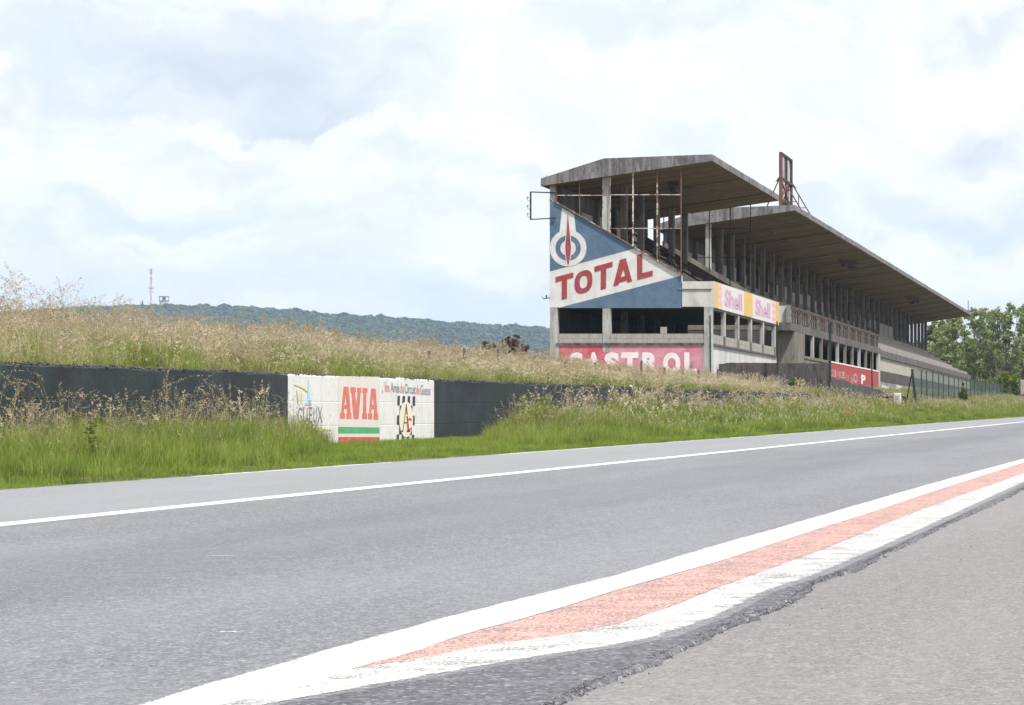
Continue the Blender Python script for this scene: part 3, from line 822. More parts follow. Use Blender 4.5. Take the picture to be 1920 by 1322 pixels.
for a, c in ((1357, 1389.5), (1414.5, 1442)):
    X = XF + .059; y0, y1 = yof(a), yof(c)
    lettering(MB(), 'Shell', [(X, y0, ZB + .2), (X, y1, ZB + .2), (X, y0, ZT - .2), (X, y1, ZT - .2)], .035).build('lettering', M['p_shell'], board)

# stair rails on the seating of block 1
for (yr, m_) in ((131.9, 'rust_dark'), (133.2, 'rust_dark')):
    hr = MB()
    p0, p1 = Vector((XF - 6.4, yr, zz(9.2))), Vector((XF - 1.3, yr, zz(6.15)))
    for hh in (.55, .95):
        hr.tube(p0 + Vector((0, 0, hh)), p1 + Vector((0, 0, hh)), .03)
    for t in (0, .25, .5, .75, 1):
        p = p0.lerp(p1, t); hr.tube(p, p + Vector((0, 0, .97)), .028)
    hr.build('stair_rail', M[m_], g1)

# cable bracket with insulators on the left corner
br = MB()
def ep3(px, py, off=.1): return Vector(EP(px, py, off))
br.bar(ep3(1040, 361.5), ep3(995, 360), .06, .05); br.bar(ep3(1042, 409), ep3(995, 411.5), .05, .05)
br.bar(ep3(995, 359.5), ep3(995, 412), .07, .05)
bracket = br.build('cable_bracket', M['black_iron'], g1)
for py in (374, 389.5, 404.5):
    ins = MB(); c = ep3(989.4, py - 3)
    ins.tube(ep3(995, py + 2.5), ep3(990, py + 2.5), .015, 5); ins.tube(ep3(989.6, py + 2.5), c, .012, 5)
    ins.tube(c, c + Vector((0, 0, .07)), .045, 8, .025)
    ins.tube(c - Vector((0, 0, .03)), c, .03, 8, .05)
    ins.build('insulator', M['porcelain'], bracket)
hk = MB()
hk.bar(ep3(1031, 558.5), ep3(1018, 560), .04, .04); hk.tube(ep3(1018, 560), ep3(1016, 555), .012, 5); hk.tube(ep3(1024.5, 558), ep3(1024.5, 553), .04, 6, .03)
hk.build('wall_hook', M['black_iron'], g1)
br2 = MB()
for dx, dy in ((0, -9), (-3, -5), (3, -4), (-2, -2)):
    br2.tube(ep3(1025, 335, .2), ep3(1025 + dx, 335 + dy, .2), .02, 4, .006)
br2.build('roof_weed', M['wood'], g1)

# spalled patches hanging from the soffits
def spall(root, X, Y, sx, sy, seed, bars_=True):
    r = random.Random(seed); z = zz(float(soffit(X)))
    slope = (12.50 - 11.33) / 8.03
    n = 14; pts = []
    for i in range(n):
        t = 2 * math.pi * i / n; k = r.uniform(.6, 1.15)
        x = X + sx * k * math.cos(t); y = Y + sy * k * math.sin(t); pts.append((x, y))
    mb = MB()
    mb.add([(x, y, z + (x - X) * slope - .012) for x, y in pts] + [(X, Y, z - .02)], [(i, n, (i + 1) % n) for i in range(n)])
    o = mb.build('spalled_patch', M['crack'], root)
    if bars_:
        b2 = MB()
        for k in range(4):
            x = X + r.uniform(-.7, .7) * sx; y0 = Y - sy * r.uniform(.5, 1); y1 = Y + sy * r.uniform(.4, 1)
            b2.tube((x, y0, z - .03), (x + r.uniform(-.2, .2), (y0 + y1) / 2, z - r.uniform(.12, .45)), .018, 4)
            b2.tube((x, y1, z - .03), (x + r.uniform(-.2, .2), (y0 + y1) / 2, z - r.uniform(.12, .5)), .018, 4)
        for k in range(3):
            x = X + r.uniform(-.5, .5) * sx; y = Y + r.uniform(-.6, .6) * sy
            b2.box(x - .12, x + .15, y - .35, y + .4, z - .34 - r.random() * .15, z - .22)
        b2.build('hanging_rubble', M['crack'], o)
spall(roof1, -23.6, 128.5, .35, .9, 1, False); spall(roof1, -23.9, 126, .25, 1.2, 2); spall(roof1, -22.9, 131, .12, .5, 3, False)

# ---------------- block 2 (long one)
Z20, Z21 = 147.2, 284.2
g2, N2, par2, roof2 = block(Z20, Z21, 'grandstand', 'long roofed concrete grandstand with many columns running into the distance')
par2(Z20, 'end_parapet', M['column'])
pts = [(-28.62, 9.9), (-26, 8.62), (-22.2, 6.55), (-21.0, 5.9), (-21.0, 1.5), (-28.62, 1.5)]
MB().prism_y([(x, zz(z)) for x, z in pts], Z21 - .2, Z21 + .1).build('end_parapet', M['dark_concrete'], g2)
MB().box(XB, XF - .3, Z20 + .02, Z20 + .25, zz(1.6), zz(5.66)).build('end_wall', M['dark_concrete'], g2)
MB().box(XF - 1.1, XF, Z20 - .02, 151.0, zz(1.5), zz(5.56)).build('pit_end_wall', M['column'], g2)
ys2 = [151.2 + 4.01 * k for k in range(11)]
for k, y in enumerate(ys2):
    if k == 10: side_post(g2, y + .3, 1.0, zz(5.56), zz(2.0), M['column_pale'])
    else: side_post(g2, y, .3, zz(5.56), zz(4.28), M['column_pale'] if k % 3 == 1 else M['column'])
MB().box(XF - .3, XF - .02, 151.0, 162.6, zz(1.5), zz(4.12)).build('plinth_wall', M['column'], g2)
MB().box(XF - .3, XF + .02, 151.0, 162.4, zz(4.12), zz(4.28)).build('sill', M['column'], g2)
rw = MB().box(XF - .3, XF - .01, 162.6, 191.0, zz(1.3), zz(4.2)).build('advert_wall', M['p_service_red'], g2)
MB().box(XF - .3, XF + .01, 162.5, 191.0, zz(4.2), zz(4.29)).build('sill', M['p_letter_w'], g2)
def sq(px0, px1, r_t, r_b, off=.02):
    X = XF + off; return [(X, yof(px0), zz(r_b)), (X, yof(px1), zz(r_b)), (X, yof(px0), zz(r_t)), (X, yof(px1), zz(r_t))]
lettering(MB(), 'SERVICES', sq(1559, 1585, 3.75, 3.3, .01), .03).build('lettering', M['p_service_w'], rw)
dr = MB(); r_ = random.Random(5)
for k in range(7):                      # illegible remains of letters, peeled to vertical strokes
    px = 1587 + 2.1 * k + r_.uniform(-.4, .4)
    X = XF + .008; y0, y1 = yof(px), yof(px + .8); t_ = r_.uniform(3.45, 3.72); b_ = r_.uniform(2.9, 3.25)
    dr.add([(X, y0, zz(b_)), (X, y1, zz(b_)), (X, y1, zz(t_)), (X, y0, zz(t_))], [(0, 1, 2, 3)])
dr.build('paint_remains', M['p_service_w'], rw)
for ch, a, c in (('O', 1600, 1608), ('P', 1614.5, 1622.5)):
    lettering(MB(), ch, sq(a, c, 3.78, 3.12, .01), .05).build('letter', M['p_letter_w'] if ch == 'P' else M['p_service_w'], rw)
# projecting balcony with rail
led = MB().box(XF - 1.45, XF + .0, Z20 - 1.6, 192.4, zz(5.57), zz(6.02))
led.build('balcony_slab', M['ledge'], g2)
MB().box(XF - 1.45, XF - .2, Z20 - 1.3, Z20 - 1.15, zz(6.02), zz(6.98)).build('balcony_end', M['white_wall'], g2)
for x in (XF - 1.42, XF - .18):
    MB().box(x - .1, x + .12, Z20 - 1.5, Z20 - 1.1, zz(6.02), zz(7.0)).build('balcony_post', M['concrete'], g2)
post = bal = None
y = Z20 - .9; k = 0
while y < 192.2:
    if k % 4 == 0:
        o = MB().box(XF - .22, XF - .04, y - .12, y + .12, zz(6.02), zz(6.94))
        if post is None: post = o.build('balcony_post', M['column'], g2, loc=(XF, y, zz(6.02)))
        else: share(post, g2, (XF, y, zz(6.02)))
    else:
        if bal is None: bal = MB().box(XF - .17, XF - .08, y - .06, y + .06, zz(6.02), zz(6.88)).build('baluster', M['dark_concrete'], g2, loc=(XF, y, zz(6.02)))
        else: share(bal, g2, (XF, y, zz(6.02)))
    y += .98; k += 1
MB().bar((XF - .02, Z20 - 1.3, zz(6.93)), (XF - .02, 192.3, zz(6.93)), .05, .05).build('hand_rail', M['rust'], g2)
MB().bar((XF - .02, Z20 - 1.3, zz(6.5)), (XF - .02, 192.3, zz(6.5)), .03, .03).build('hand_rail', M['rust'], g2)
# beyond the pits: ledge, cream wall and stained base
MB().box(XF - .7, XF + .02, 192.42, Z21 - .25, zz(5.36), zz(5.88)).build('ledge', M['ledge'], g2)
MB().box(XF - .34, XF - .1, 191.95, Z21 - .25, zz(4.35), zz(5.36)).build('upper_wall', M['cream'], g2)
MB().box(XF - .36, XF - .06, 191.95, Z21 - .25, zz(3.55), zz(4.33)).build('stained_band', M['dark_concrete'], g2)
MB().box(XF - .36, XF - .08, 191.95, Z21 - .25, zz(1.2), zz(3.55)).build('base_wall', M['concrete'], g2)
for (a, c, t_, b_, m_) in ((1679, 1692, 3.5, 2.6, 'white_wall'), (1668, 1681, 3.0, 2.55, 'p_yellow'), (1652, 1668, 3.3, 2.6, 'white_wall')):
    X = XF - .055; MB().add([(X, yof(a + 3), zz(t_)), (X, yof(a), zz(b_)), (X, yof(c), zz(b_)), (X, yof(c), zz(t_ - .1))], [(0, 1, 2, 3)]).build('paint_patch', M[m_], g2)
MB().box(XC - .12, XC + .12, 236.5, 248.0, zz(8.2), zz(9.75)).build('infill_panel', M['seating'], g2)
for a, c in ((1602, 1604.2), (1624, 1626.5)):
    y0 = F * (-(XB + .25)) / (CX - a); y1 = F * (-(XB + .25)) / (CX - c)
spall(roof2, -22.9, 188.0, .62, 3.6, 11); spall(roof2, -23.1, 240.0, .6, 4.2, 12)
spall(roof2, -24.2, 165, .2, .7, 14, False); spall(roof2, -24.0, 158, .15, .5, 15, False)
MB().tube((XF - .2, 283, zz(12.8)), (XF - .2, 283, zz(14.1)), .04, 5).build('roof_rod', M['black_iron'], g2)
MB().tube((XF - .2, 282, zz(12.9)), (XF - 1.8, 280, zz(13.4)), .05, 5).build('roof_rod', M['black_iron'], g2)

# ---------------- rusty sign frame on the long roof
SX = -22.5
def sf(px, py, X=SX):
    Z = F * (-X) / (CX - px); return Vector((X, Z, EYE + (CY - py) * Z / F))
y0s, y1s = 151.9, 156.2
zb = zz(12.72)
zt0, zt1 = zz(16.32), zz(16.32)
sg = thing('sign_frame', 'rusty steel lattice sign frame standing on the long grandstand roof', 'sign frame', (SX, 154, zb))
for y, m_ in ((y0s, 'rust'), ((y0s + y1s) / 2, 'rust_dark'), (y1s, 'rust_dark')):
    w_ = .2 if y == y0s else .16
    MB().bar((SX, y, zb), (SX, y, zt0), w_, w_).build('upright', M[m_], sg)
for z_ in (zz(16.32), zz(14.85), zz(13.55)):
    MB().bar((SX, y0s - .1, z_), (SX, y1s + .1, z_), .16, .14).build('cross_beam', M['rust_dark'], sg)
def meshmat():
    m, q = mat('rusty_wire_mesh'); p = gpos(q)
    n = q.noise(q.vscale(p, (1, 1.3, .5)), 1.6, 4, .6)
    c = q.mix(q.ramp(n, .4, .6), (.075, .06, .06), (.15, .12, .12))
    s = q.n('ShaderNodeSeparateXYZ'); q.set(s.inputs[0], p)
    gr = q.math('MAXIMUM', q.math('FRACT', q.math('MULTIPLY', s.outputs[1], 11)), q.math('FRACT', q.math('MULTIPLY', s.outputs[2], 11)))
    a = q.math('GREATER_THAN', gr, q.ramp(n, .40, .6, .72, .96))
    return finish(m, q, c, .9, alpha=a)
M['wiremesh'] = meshmat()
mp = MB()
for a, c in ((y0s + .15, (y0s + y1s) / 2 - .12), ((y0s + y1s) / 2 + .12, y1s - .1)):
    mp = MB().box(SX - .015, SX + .015, a, c, zz(14.92), zz(16.25)); mp.build('mesh_panel', M['wiremesh'], sg)
for a, c in ((y0s + .15, (y0s + y1s) / 2 - .12), ((y0s + y1s) / 2 + .12, y1s - .1)):
    n = 8; L = []
    for i in range(n + 1):
        t = i / n; L.append((a + (c - a) * (.5 + .48 * math.sin(math.pi * t)), zz(13.6 + 1.2 * t)))
    L2 = [(a + .03, z) for _, z in L]
    vs = [(SX, y, z) for y, z in L] + [(SX, y, z) for y, z in L2]
    MB().add(vs, [(i, i + 1, n + 2 + i, n + 1 + i) for i in range(n)]).build('mesh_panel', M['wiremesh'], sg)
for (p, q_) in (((SX, y0s, zz(14.8)), (SX, y1s, zz(13.3))), ((SX, y0s, zz(13.5)), (SX, (y0s + y1s) / 2, zz(14.6))), ((SX, y0s, zz(13.5)), (SX, y1s, zz(12.9))), ((SX, y0s + .3, zz(12.75)), (SX, y1s, zz(13.6)))):
    MB().bar(p, q_, .09, .09).build('brace', M['rust'], sg)
for y in (y0s, y1s):                       # raking struts, down to the roof front and back
    MB().bar((SX, y, zz(15.0)), (SX - 1.05, y, zz(12.66)), .07, .07).build('strut', M['rust'], sg)
    MB().bar((SX, y, zz(15.0)), (SX + 1.35, y, zz(12.72)), .07, .07).build('strut', M['rust'], sg)
    MB().add([(SX + d, y + e, zz(z_)) for e in (-.03, .03) for d, z_ in ((-.35, 14.6), (0, 15.05), (.35, 14.6), (0, 14.75))], [(0, 1, 2, 3), (7, 6, 5, 4), (0, 4, 5, 1), (1, 5, 6, 2), (2, 6, 7, 3), (3, 7, 4, 0)]).build('gusset', M['rust_dark'], sg)
    MB().bar((SX, y, zz(13.45)), (SX + .95, y, zz(13.45)), .04, .04).build('brace', M['rust'], sg)
    MB().bar((SX + .45, y, zz(13.45)), (SX + .45, y, zz(14.2)), .05, .05).build('brace', M['rust'], sg)
    MB().bar((SX, y, zz(13.55)), (SX + .5, y, zz(12.75)), .14, .1).build('brace', M['rust_dark'], sg)

# ------------------------------------------------------------------ roadside wall with its painted panels
XW = -16.7
def rw_(px, py, off=0.0):
    X0 = XW + off; Z = F * (-X0) / (2250.0 - px)
    return (X0 + VPX * Z, Z, EYE + (CY - py) * Z / F)
wroot = thing('roadside_wall', 'long low black painted concrete wall along the road with a white panel of adverts', 'wall', (XW, 50, .4))
def wall_run(Y0, Y1, m_, nm, top_=0.0, step=.25, thick=.3, front=.0, seed=1, rough=.02):
    yy_ = np.arange(Y0, Y1 + 1e-6, step); yy_[-1] = Y1
    r = np.random.default_rng(seed); n = len(yy_)
    jt = np.convolve(r.normal(0, rough, n + 4), np.ones(3) / 3, 'same')[2:-2]
    xf = XW + front + VPX * yy_; zt = ztop(yy_) + jt + top_; zb_ = ground_z(xf + .1, yy_) - .3
    v = []
    for k in range(n):
        g1_ = float(ztop(yy_[k])) - .50; g2_ = g1_ - .46
        v += [(xf[k], yy_[k], zb_[k]), (xf[k], yy_[k], g2_ - .012), (xf[k] - .005, yy_[k], g2_), (xf[k], yy_[k], g2_ + .012), (xf[k], yy_[k], g1_ - .012), (xf[k] - .005, yy_[k], g1_), (xf[k], yy_[k], g1_ + .012), (xf[k], yy_[k], zt[k] - .02), (xf[k] - .03, yy_[k], zt[k]), (xf[k] - thick, yy_[k], zt[k] + r.normal(0, rough * .5)), (xf[k] - thick, yy_[k], zb_[k])]
    f = []
    for k in range(n - 1):
        for j in range(10): f.append((k * 11 + j, (k + 1) * 11 + j, (k + 1) * 11 + j + 1, k * 11 + j + 1))
    f += [tuple(range(11)), tuple((n - 1) * 11 + j for j in range(10, -1, -1))]
    return MB().add(v, f).build(nm, m_, wroot)
Ya = rw_(540, 700)[1]; Yb = rw_(813.5, 700)[1]
joints = [20, 24.2, 28.4, 32.6, 36.7, 40.9, Ya]
for k in range(len(joints) - 1): wall_run(joints[k], joints[k + 1] - .012, M['darkwall'], 'wall_section', seed=20 + k, top_=random.uniform(-.012, .012))
white = wall_run(Ya, Yb, M['signwall'], 'white_panel', seed=5, front=.004, rough=.012, step=.12)
y = Yb; k = 0
while y < WALL_END:
    y2 = min(y + 6.5, WALL_END); wall_run(y, y2 - .02, M['darkwall'], 'wall_section', seed=40 + k, top_=random.uniform(-.02, .015)); y = y2; k += 1
# crumbling dark crust on the wall head
cap = []; capf = []
nk = 5200
yk = 22 + (WALL_END - 22) * rng.random(nk) ** 1.3
xk = XW + VPX * yk - rng.random(nk) * .3 + .01
zk = ztop(yk) + rng.normal(0, .012, nk)
sk = rng.uniform(.008, .032, nk)
V = oct_v[None] * sk[:, None, None] * rng.uniform(.6, 1.4, (nk, 6, 1)) + np.stack([xk, yk, zk], -1)[:, None, :]
Fc = oct_f[None] + (np.arange(nk) * 6)[:, None, None]
cr_ = np_mesh('crumbling_crust', V.reshape(-1, 3) - np.array(ORI[wroot.name]), Fc.reshape(-1, 3), [M['oldwall']], parent=wroot, kind='stuff')

z3 = lambda pts: [(530 + x / 6.4, 690 + y / 6.4) for x, y in pts]
def wp(loops, nm, m_, off):
    return MB().poly([z3(l) for l in loops], lambda x, y: rw_(x, y, .004 + off)).build(nm, M[m_], white)
wp([[(672, 96), (1166, 106), (1166, 905), (668, 905)]], 'cream_field', 'p_cream', .003)
AV = [
 [[(732, 225), (792, 228), (818, 540), (826, 542), (826, 611), (764, 609), (764, 545), (773, 543), (770, 490), (738, 488), (734, 540), (748, 543), (748, 608), (690, 606), (690, 540), (702, 538)], [(756, 325), (741, 442), (768, 443)]],
 [[(815, 230), (878, 232), (878, 287), (868, 292), (884, 435), (899, 297), (893, 290), (893, 236), (945, 238), (945, 292), (935, 299), (912, 611), (850, 610), (826, 302), (815, 296)]],
 [[(957, 240), (1018, 242), (1018, 298), (1006, 302), (1004, 543), (1013, 548), (1013, 612), (954, 612), (954, 547), (964, 543), (968, 304), (957, 298)]],
 [[(1063, 248), (1116, 248), (1137, 545), (1147, 547), (1147, 620), (1090, 617), (1090, 550), (1098, 547), (1097, 495), (1066, 493), (1062, 545), (1075, 548), (1075, 617), (1024, 614), (1024, 547), (1037, 543)], [(1085, 335), (1071, 442), (1095, 443)]]]
for l in AV: wp(l, 'letter', 'p_avia', .006)
wp([[(668, 706), (1163, 714), (1163, 786), (668, 784)]], 'green_stripe', 'p_green', .006)
wp([[(668, 828), (1163, 828), (1163, 905), (668, 905)]], 'red_stripe', 'p_avia_low', .006)
# chequered flag with ivory oval
cols = [(1380, 1409), (1409, 1440), (1440, 1471), (1471, 1502), (1502, 1532), (1532, 1562), (1562, 1592)]
rows = [(335, 448), (450, 563), (567, 680), (682, 795), (797, 905)]
for j, (t_, b_) in enumerate(rows):
    for i, (a, c) in enumerate(cols):
        if (i + j) % 2 == 0:
            s_ = -2.6 * j
            wp([[(a + s_, t_ + i * .8), (c - 1 + s_, t_ + i * .8), (c - 3 + s_, b_ + i * .8), (a - 2 + s_, b_ + i * .8)]], 'flag_square', 'p_black', .006)
wp([[(1482 + 82 * math.cos(t), 617 + 216 * math.sin(t)) for t in np.linspace(0, 2 * math.pi, 49)[:-1]]], 'ivory_oval', 'p_oval', .010)
for P in ([(1478, 430), (1487, 430), (1501, 560), (1486, 560)], [(1488, 575), (1502, 575), (1520, 752), (1499, 752)], [(1480, 450), (1484, 480), (1448, 750), (1441, 750)],
          [(1455, 650), (1500, 650), (1501, 664), (1453, 664)], [(1427, 750), (1449, 750), (1447, 766), (1422, 766)], [(1490, 752), (1532, 752), (1530, 768), (1490, 768)]):
    wp([P], 'letter', 'p_navy', .013)
def arc(cx, cy, rx, ry, a0, a1, w, n=18):
    o_ = [(cx + rx * math.cos(a0 + (a1 - a0) * i / n), cy + ry * math.sin(a0 + (a1 - a0) * i / n)) for i in range(n + 1)]
    i_ = [(cx + (rx - w) * math.cos(a0 + (a1 - a0) * i / n), cy + (ry - w * 1.6) * math.sin(a0 + (a1 - a0) * i / n)) for i in range(n + 1)]
    return [o_ + i_[::-1]]
wp(arc(1526, 675, 34, 76, math.radians(35), math.radians(318), 14), 'letter', 'p_ac_red', .016)
# "les Amis du Circuit de Gueux"
words = [('les', 1228, 1284, 'r'), ('Amis', 1297, 1400, 'd'), ('du', 1408, 1455, 'r'), ('Circuit', 1466, 1597, 'd'), ('de', 1604, 1646, 'r'), ('Gueux', 1655, 1778, 'd')]
for w_, a, c, k in words:
    base = lambda x: 283 + (x - 1228) * .085
    hh = 118 if w_[0] in 'lAdCG' else 100
    q_ = [rw_(*z3([(x, y)])[0], .010) for x, y in ((a, base(a)), (c, base(c)), (a, base(a) - hh), (c, base(c) - hh))]
    lettering(MB(), w_, q_, .0).build('lettering', M['p_txt_red' if k == 'r' else 'p_txt_dark'], white)
wp([[(1198, 262), (1203, 262), (1203, 300), (1197, 300)]], 'paint_mark', 'p_txt_dark', .01)
# left logo
wp([[(140, 190), (190, 200), (250, 225), (303, 268), (290, 284), (240, 245), (185, 218), (143, 208)]], 'yellow_stroke', 'p_ochre', .010)
wp([[(168, 262), (180, 262), (195, 425), (182, 430)]], 'yellow_stroke', 'p_ochre', .010)
wp([[(232, 300), (243, 295), (236, 400), (224, 405)]], 'yellow_stroke', 'p_ochre', .010)
wp([[(313, 140), (319, 140), (325, 350), (352, 440), (268, 440), (300, 350)]], 'blue_spire', 'p_lightblue', .010)
wp([[(300, 668), (340, 668), (330, 780), (308, 780)]], 'blue_spire', 'p_lightblue', .010)
wp([[(375, 755), (450, 735), (585, 728), (585, 745), (455, 752), (380, 772)]], 'yellow_stroke', 'p_ochre', .010)
for ch, a, c, d in (('G', 182, 232, 6), ('U', 246, 300, 4), ('E', 318, 356, 0), ('U', 372, 412, 4), ('X', 422, 478, 2)):
    q_ = [rw_(*z3([(x, y)])[0], .010) for x, y in ((a, 655 + d), (c, 657 + d), (a, 466 + d), (c, 468 + d))]
    lettering(MB(), ch, q_, -.0).build('letter', M['p_txt_dark'], white)

# ------------------------------------------------------------------ low walls near the pits
fw = MB()
a = W(1349, 680, 121.5); c = W(1556, 681.5, 121.5)
r = random.Random(8); n = 26; vs = []
for k in range(n):
    x = a.x + (c.x - a.x) * k / (n - 1); z = a.z + (c.z - a.z) * k / (n - 1) + r.uniform(-.015, .015) - (.07 if k < 2 else 0)
    zb_ = float(ground_z(x, 121.5)) - .4
    vs += [(x, 121.3, zb_), (x, 121.3, z), (x, 121.55, z), (x, 121.55, zb_)]
fw.add(vs, [(k * 4 + j, (k + 1) * 4 + j, (k + 1) * 4 + j + 1, k * 4 + j + 1) for k in range(n - 1) for j in range(3)] + [(0, 1, 2, 3), tuple((n - 1) * 4 + j for j in (3, 2, 1, 0))])
o = fw.build('boundary_wall', M['oldwall']); tag(o, 'low dark concrete wall standing square to the road before the pits', 'wall')
rwl = MB(); pts = [(1557, 706, 121.6), (1594, 718, 126), (1623, 724, 130), (1640, 730, 132.5), (1650, 732, 134), (1658, 735, 135), (1664, 741, 136), (1668, 748, 136.5)]
vs = []
r = random.Random(4); PP = []
for i in range(len(pts) - 1):
    for t in (0, .2, .4, .6, .8):
        PP.append([pts[i][j] * (1 - t) + pts[i + 1][j] * t for j in range(3)])
PP.append(list(pts[-1]))
for px, py, Zq in PP:
    p = W(px, py, Zq); p.z += r.uniform(-.05, .05); zb_ = float(ground_z(p.x, p.y)) - .4
    vs += [(p.x, p.y, zb_), (p.x + r.uniform(-.02, .03), p.y, max(p.z, zb_ + .3)), (p.x - .3, p.y + .1, max(p.z, zb_ + .3)), (p.x - .3, p.y + .1, zb_)]
n = len(PP)
rwl.add(vs, [(k * 4 + j, (k + 1) * 4 + j, (k + 1) * 4 + j + 1, k * 4 + j + 1) for k in range(n - 1) for j in range(3)] + [(0, 1, 2, 3), tuple((n - 1) * 4 + j for j in (3, 2, 1, 0))])
o = rwl.build('ramp_wall', M['oldwall']); tag(o, 'crumbling dark wall sloping down below the red painted pit front', 'wall')
# white marker block with a recess, and dark rubble beside it
mk = MB(); p = W(1683, 752, 129.5); zg = p.z - .25
mk.box(p.x - .17, p.x + .17, 129.3, 129.6, zg, p.z + .40)
mo = mk.build('marker_block', M['white_stone'], bevel=.02); tag(mo, 'small white square stone block at the end of the ramp wall', 'stone')
o = MB().box(p.x - .085, p.x + .085, 129.285, 129.295, p.z + .08, p.z + .27).build('inset', M['block'], mo, root=None, loc=ORI[mo.name])
rb = MB(); r = random.Random(2)
for k in range(16):
    q_ = W(1664 + r.uniform(-6, 14), 750 + r.uniform(-7, 3), 130.5); s_ = r.uniform(.08, .22)
    rb.add([tuple(Vector(v) * s_ * r.uniform(.7, 1.3) + q_) for v in oct_v.tolist()], [tuple(f_) for f_ in oct_f.tolist()])
rb.box(W(1691, 0, 130).x, W(1694, 0, 130).x + .1, 130.0, 130.2, zg - .1, zg + .5)
o = rb.build('rubble', M['oldwall']); tag(o, 'heap of dark broken concrete beside the white block', 'rubble', kind='stuff')

# ------------------------------------------------------------------ steel posts before the pits
def zg_(x, y): return float(ground_z(x, y))
for px, pt, pb, Zp, w_, lb in ((1332, 592, 690, 119.2, .065, 'tall dark green post against the white corner column of the pits'),
                               (1457.8, 603, 697, 120.8, .065, 'tall dark green post at the far end of the yellow and white boards'),
                               (1557, 606, 708, 119.0, .11, 'thick dark green post where the red painted pit front begins'),
                               (1635, 663, 729, 132.0, .06, 'thin dark green post before the end of the red painted pit front')):
    t_ = W(px, pt, Zp); g_ = zg_(t_.x, Zp)
    mb = MB().bar((t_.x + random.uniform(-.03, .03), Zp, min(g_, EYE + (CY - pb) * Zp / F) - .3), (t_.x - .02, Zp, t_.z), w_, w_)
    o = mb.build('steel_post', M['green_steel']); tag(o, lb, 'post', 'tall green posts before the pits')

# ------------------------------------------------------------------ green wire fence
def fencemat():
    m, q = mat('green_wire_mesh'); p = gpos(q)
    s = q.n('ShaderNodeSeparateXYZ'); q.set(s.inputs[0], p)
    gr = q.math('MAXIMUM', q.math('FRACT', q.math('MULTIPLY', s.outputs[1], 9)), q.math('FRACT', q.math('MULTIPLY', s.outputs[2], 12)))
    a = q.math('GREATER_THAN', gr, .62)
    return finish(m, q, (.04, .068, .062), .7, alpha=a)
M['fencemesh'] = fencemat()
fz = [(1710, 135, 692, 'lean'), (1727.5, 150, 694), (1737, 158, 696), (1749, 166, 697), (1760, 173, 700), (1769, 180, 702.5), (1779, 187, 704.5), (1789, 195, 707), (1797, 203, 709.5), (1804, 211, 711.5)]
k = 0
for px in np.arange(1812, 1985, 7.2):
    t = (px - 1804) / (1920 - 1804); fz.append((px + random.uniform(-.8, .8), 211 + 129 * t, 711.5 + 13.5 * min(t, 1.1))); k += 1
froot = thing('wire_fence', 'green wire mesh fence on thin posts running along the verge towards the trees', 'fence', tuple(W(1710, 760, 135)))
prev = None
for k, e in enumerate(fz):
    t_ = W(e[0], e[2], e[1]); g_ = zg_(t_.x, e[1])
    lean = Vector((.16, 0, 0)) if k == 0 else Vector((random.uniform(-.02, .02), 0, 0))
    w_ = .12 if k == 0 else .065
    MB().bar(Vector((t_.x, t_.y, g_ - .2)) + lean * 1.6, t_, w_, w_).build('fence_post', M['green_steel'], froot)
    if k == 0: MB().bar(Vector((t_.x - .45, t_.y + .6, g_ - .1)), t_ - Vector((0, 0, .15)), .05, .05).build('brace', M['green_steel'], froot)
    if prev is not None:
        p, pg = prev
        MB().add([(p.x, p.y, pg + .0), (t_.x, t_.y, g_), (t_.x, t_.y, t_.z - .03), (p.x, p.y, p.z - .03)], [(0, 1, 2, 3)]).build('mesh_panel', M['fencemesh'], froot)
        MB().bar((p.x, p.y, p.z - .02), (t_.x, t_.y, t_.z - .02), .02, .02).build('top_wire', M['green_steel'], froot)
    prev = (t_, g_)

# ------------------------------------------------------------------ old wooden stakes in the bank
stk = [(107, 646, 'weathered grey stake nearly swallowed by seeding grass on the left of the bank'),
 (499, 631, 'short grey stake in green grass just left of the white painted panel'),
 (805, 658, 'thin grey stake above the right half of the white painted panel'),
 (871, 653, 'dark stake standing clear of the grass, left of the purple bush'),
 (934, 654, 'pale stake directly in front of the purple leaved bush'),
 (1060, 679, 'pale stake under the left end of the crimson painted wall'),
 (1115.6, 680, 'grey stake below the letter S of the crimson painted wall'),
 (1161, 686, 'short leaning stake below the letter T of the crimson painted wall'),
 (1203, 676, 'tallest stake below the letter R of the crimson painted wall'),
 (1246, 689, 'grey stake below the letter O of the crimson painted wall'),
 (1310, 694, 'grey stake in front of the white corner column of the pits'),
 (1346, 692, 'grey stake under the near end of the yellow and white boards'),
 (1403, 698, 'stake under the middle of the yellow and white boards'),
 (1423.5, 696, 'thicker dark stake under the second word on the boards'),
 (1446, 703, 'small pale stake just before the end of the first grandstand'),
 (1471, 701, 'tall slim stake in front of the gap between both grandstands'),
 (1519.5, 710, 'left one of two short stakes near the thick green post'),
 (1528.6, 709, 'right one of two short stakes near the thick green post')]
for px, py, lb in stk:
    X0 = -19.3
    Zs = F * (-X0) / (2250.0 - px)
    if Zs > 118: Zs = 106 + (px - 1400) * .07; X0 = None
    t_ = W(px, py, Zs); g_ = zg_(t_.x, t_.y)
    zb_ = min(g_ - .2, t_.z - .5)
    mb = MB(); lx = random.uniform(-.06, .06)
    if 'leaning' in lb: lx = .12
    mb.tube((t_.x + lx, t_.y, zb_), (t_.x, t_.y, t_.z), random.uniform(.05, .065), 6, .045)
    o = mb.build('wooden_stake', M['wood'], loc=(t_.x, t_.y, zb_)); tag(o, lb, 'stake', 'old stakes along the grassy bank')
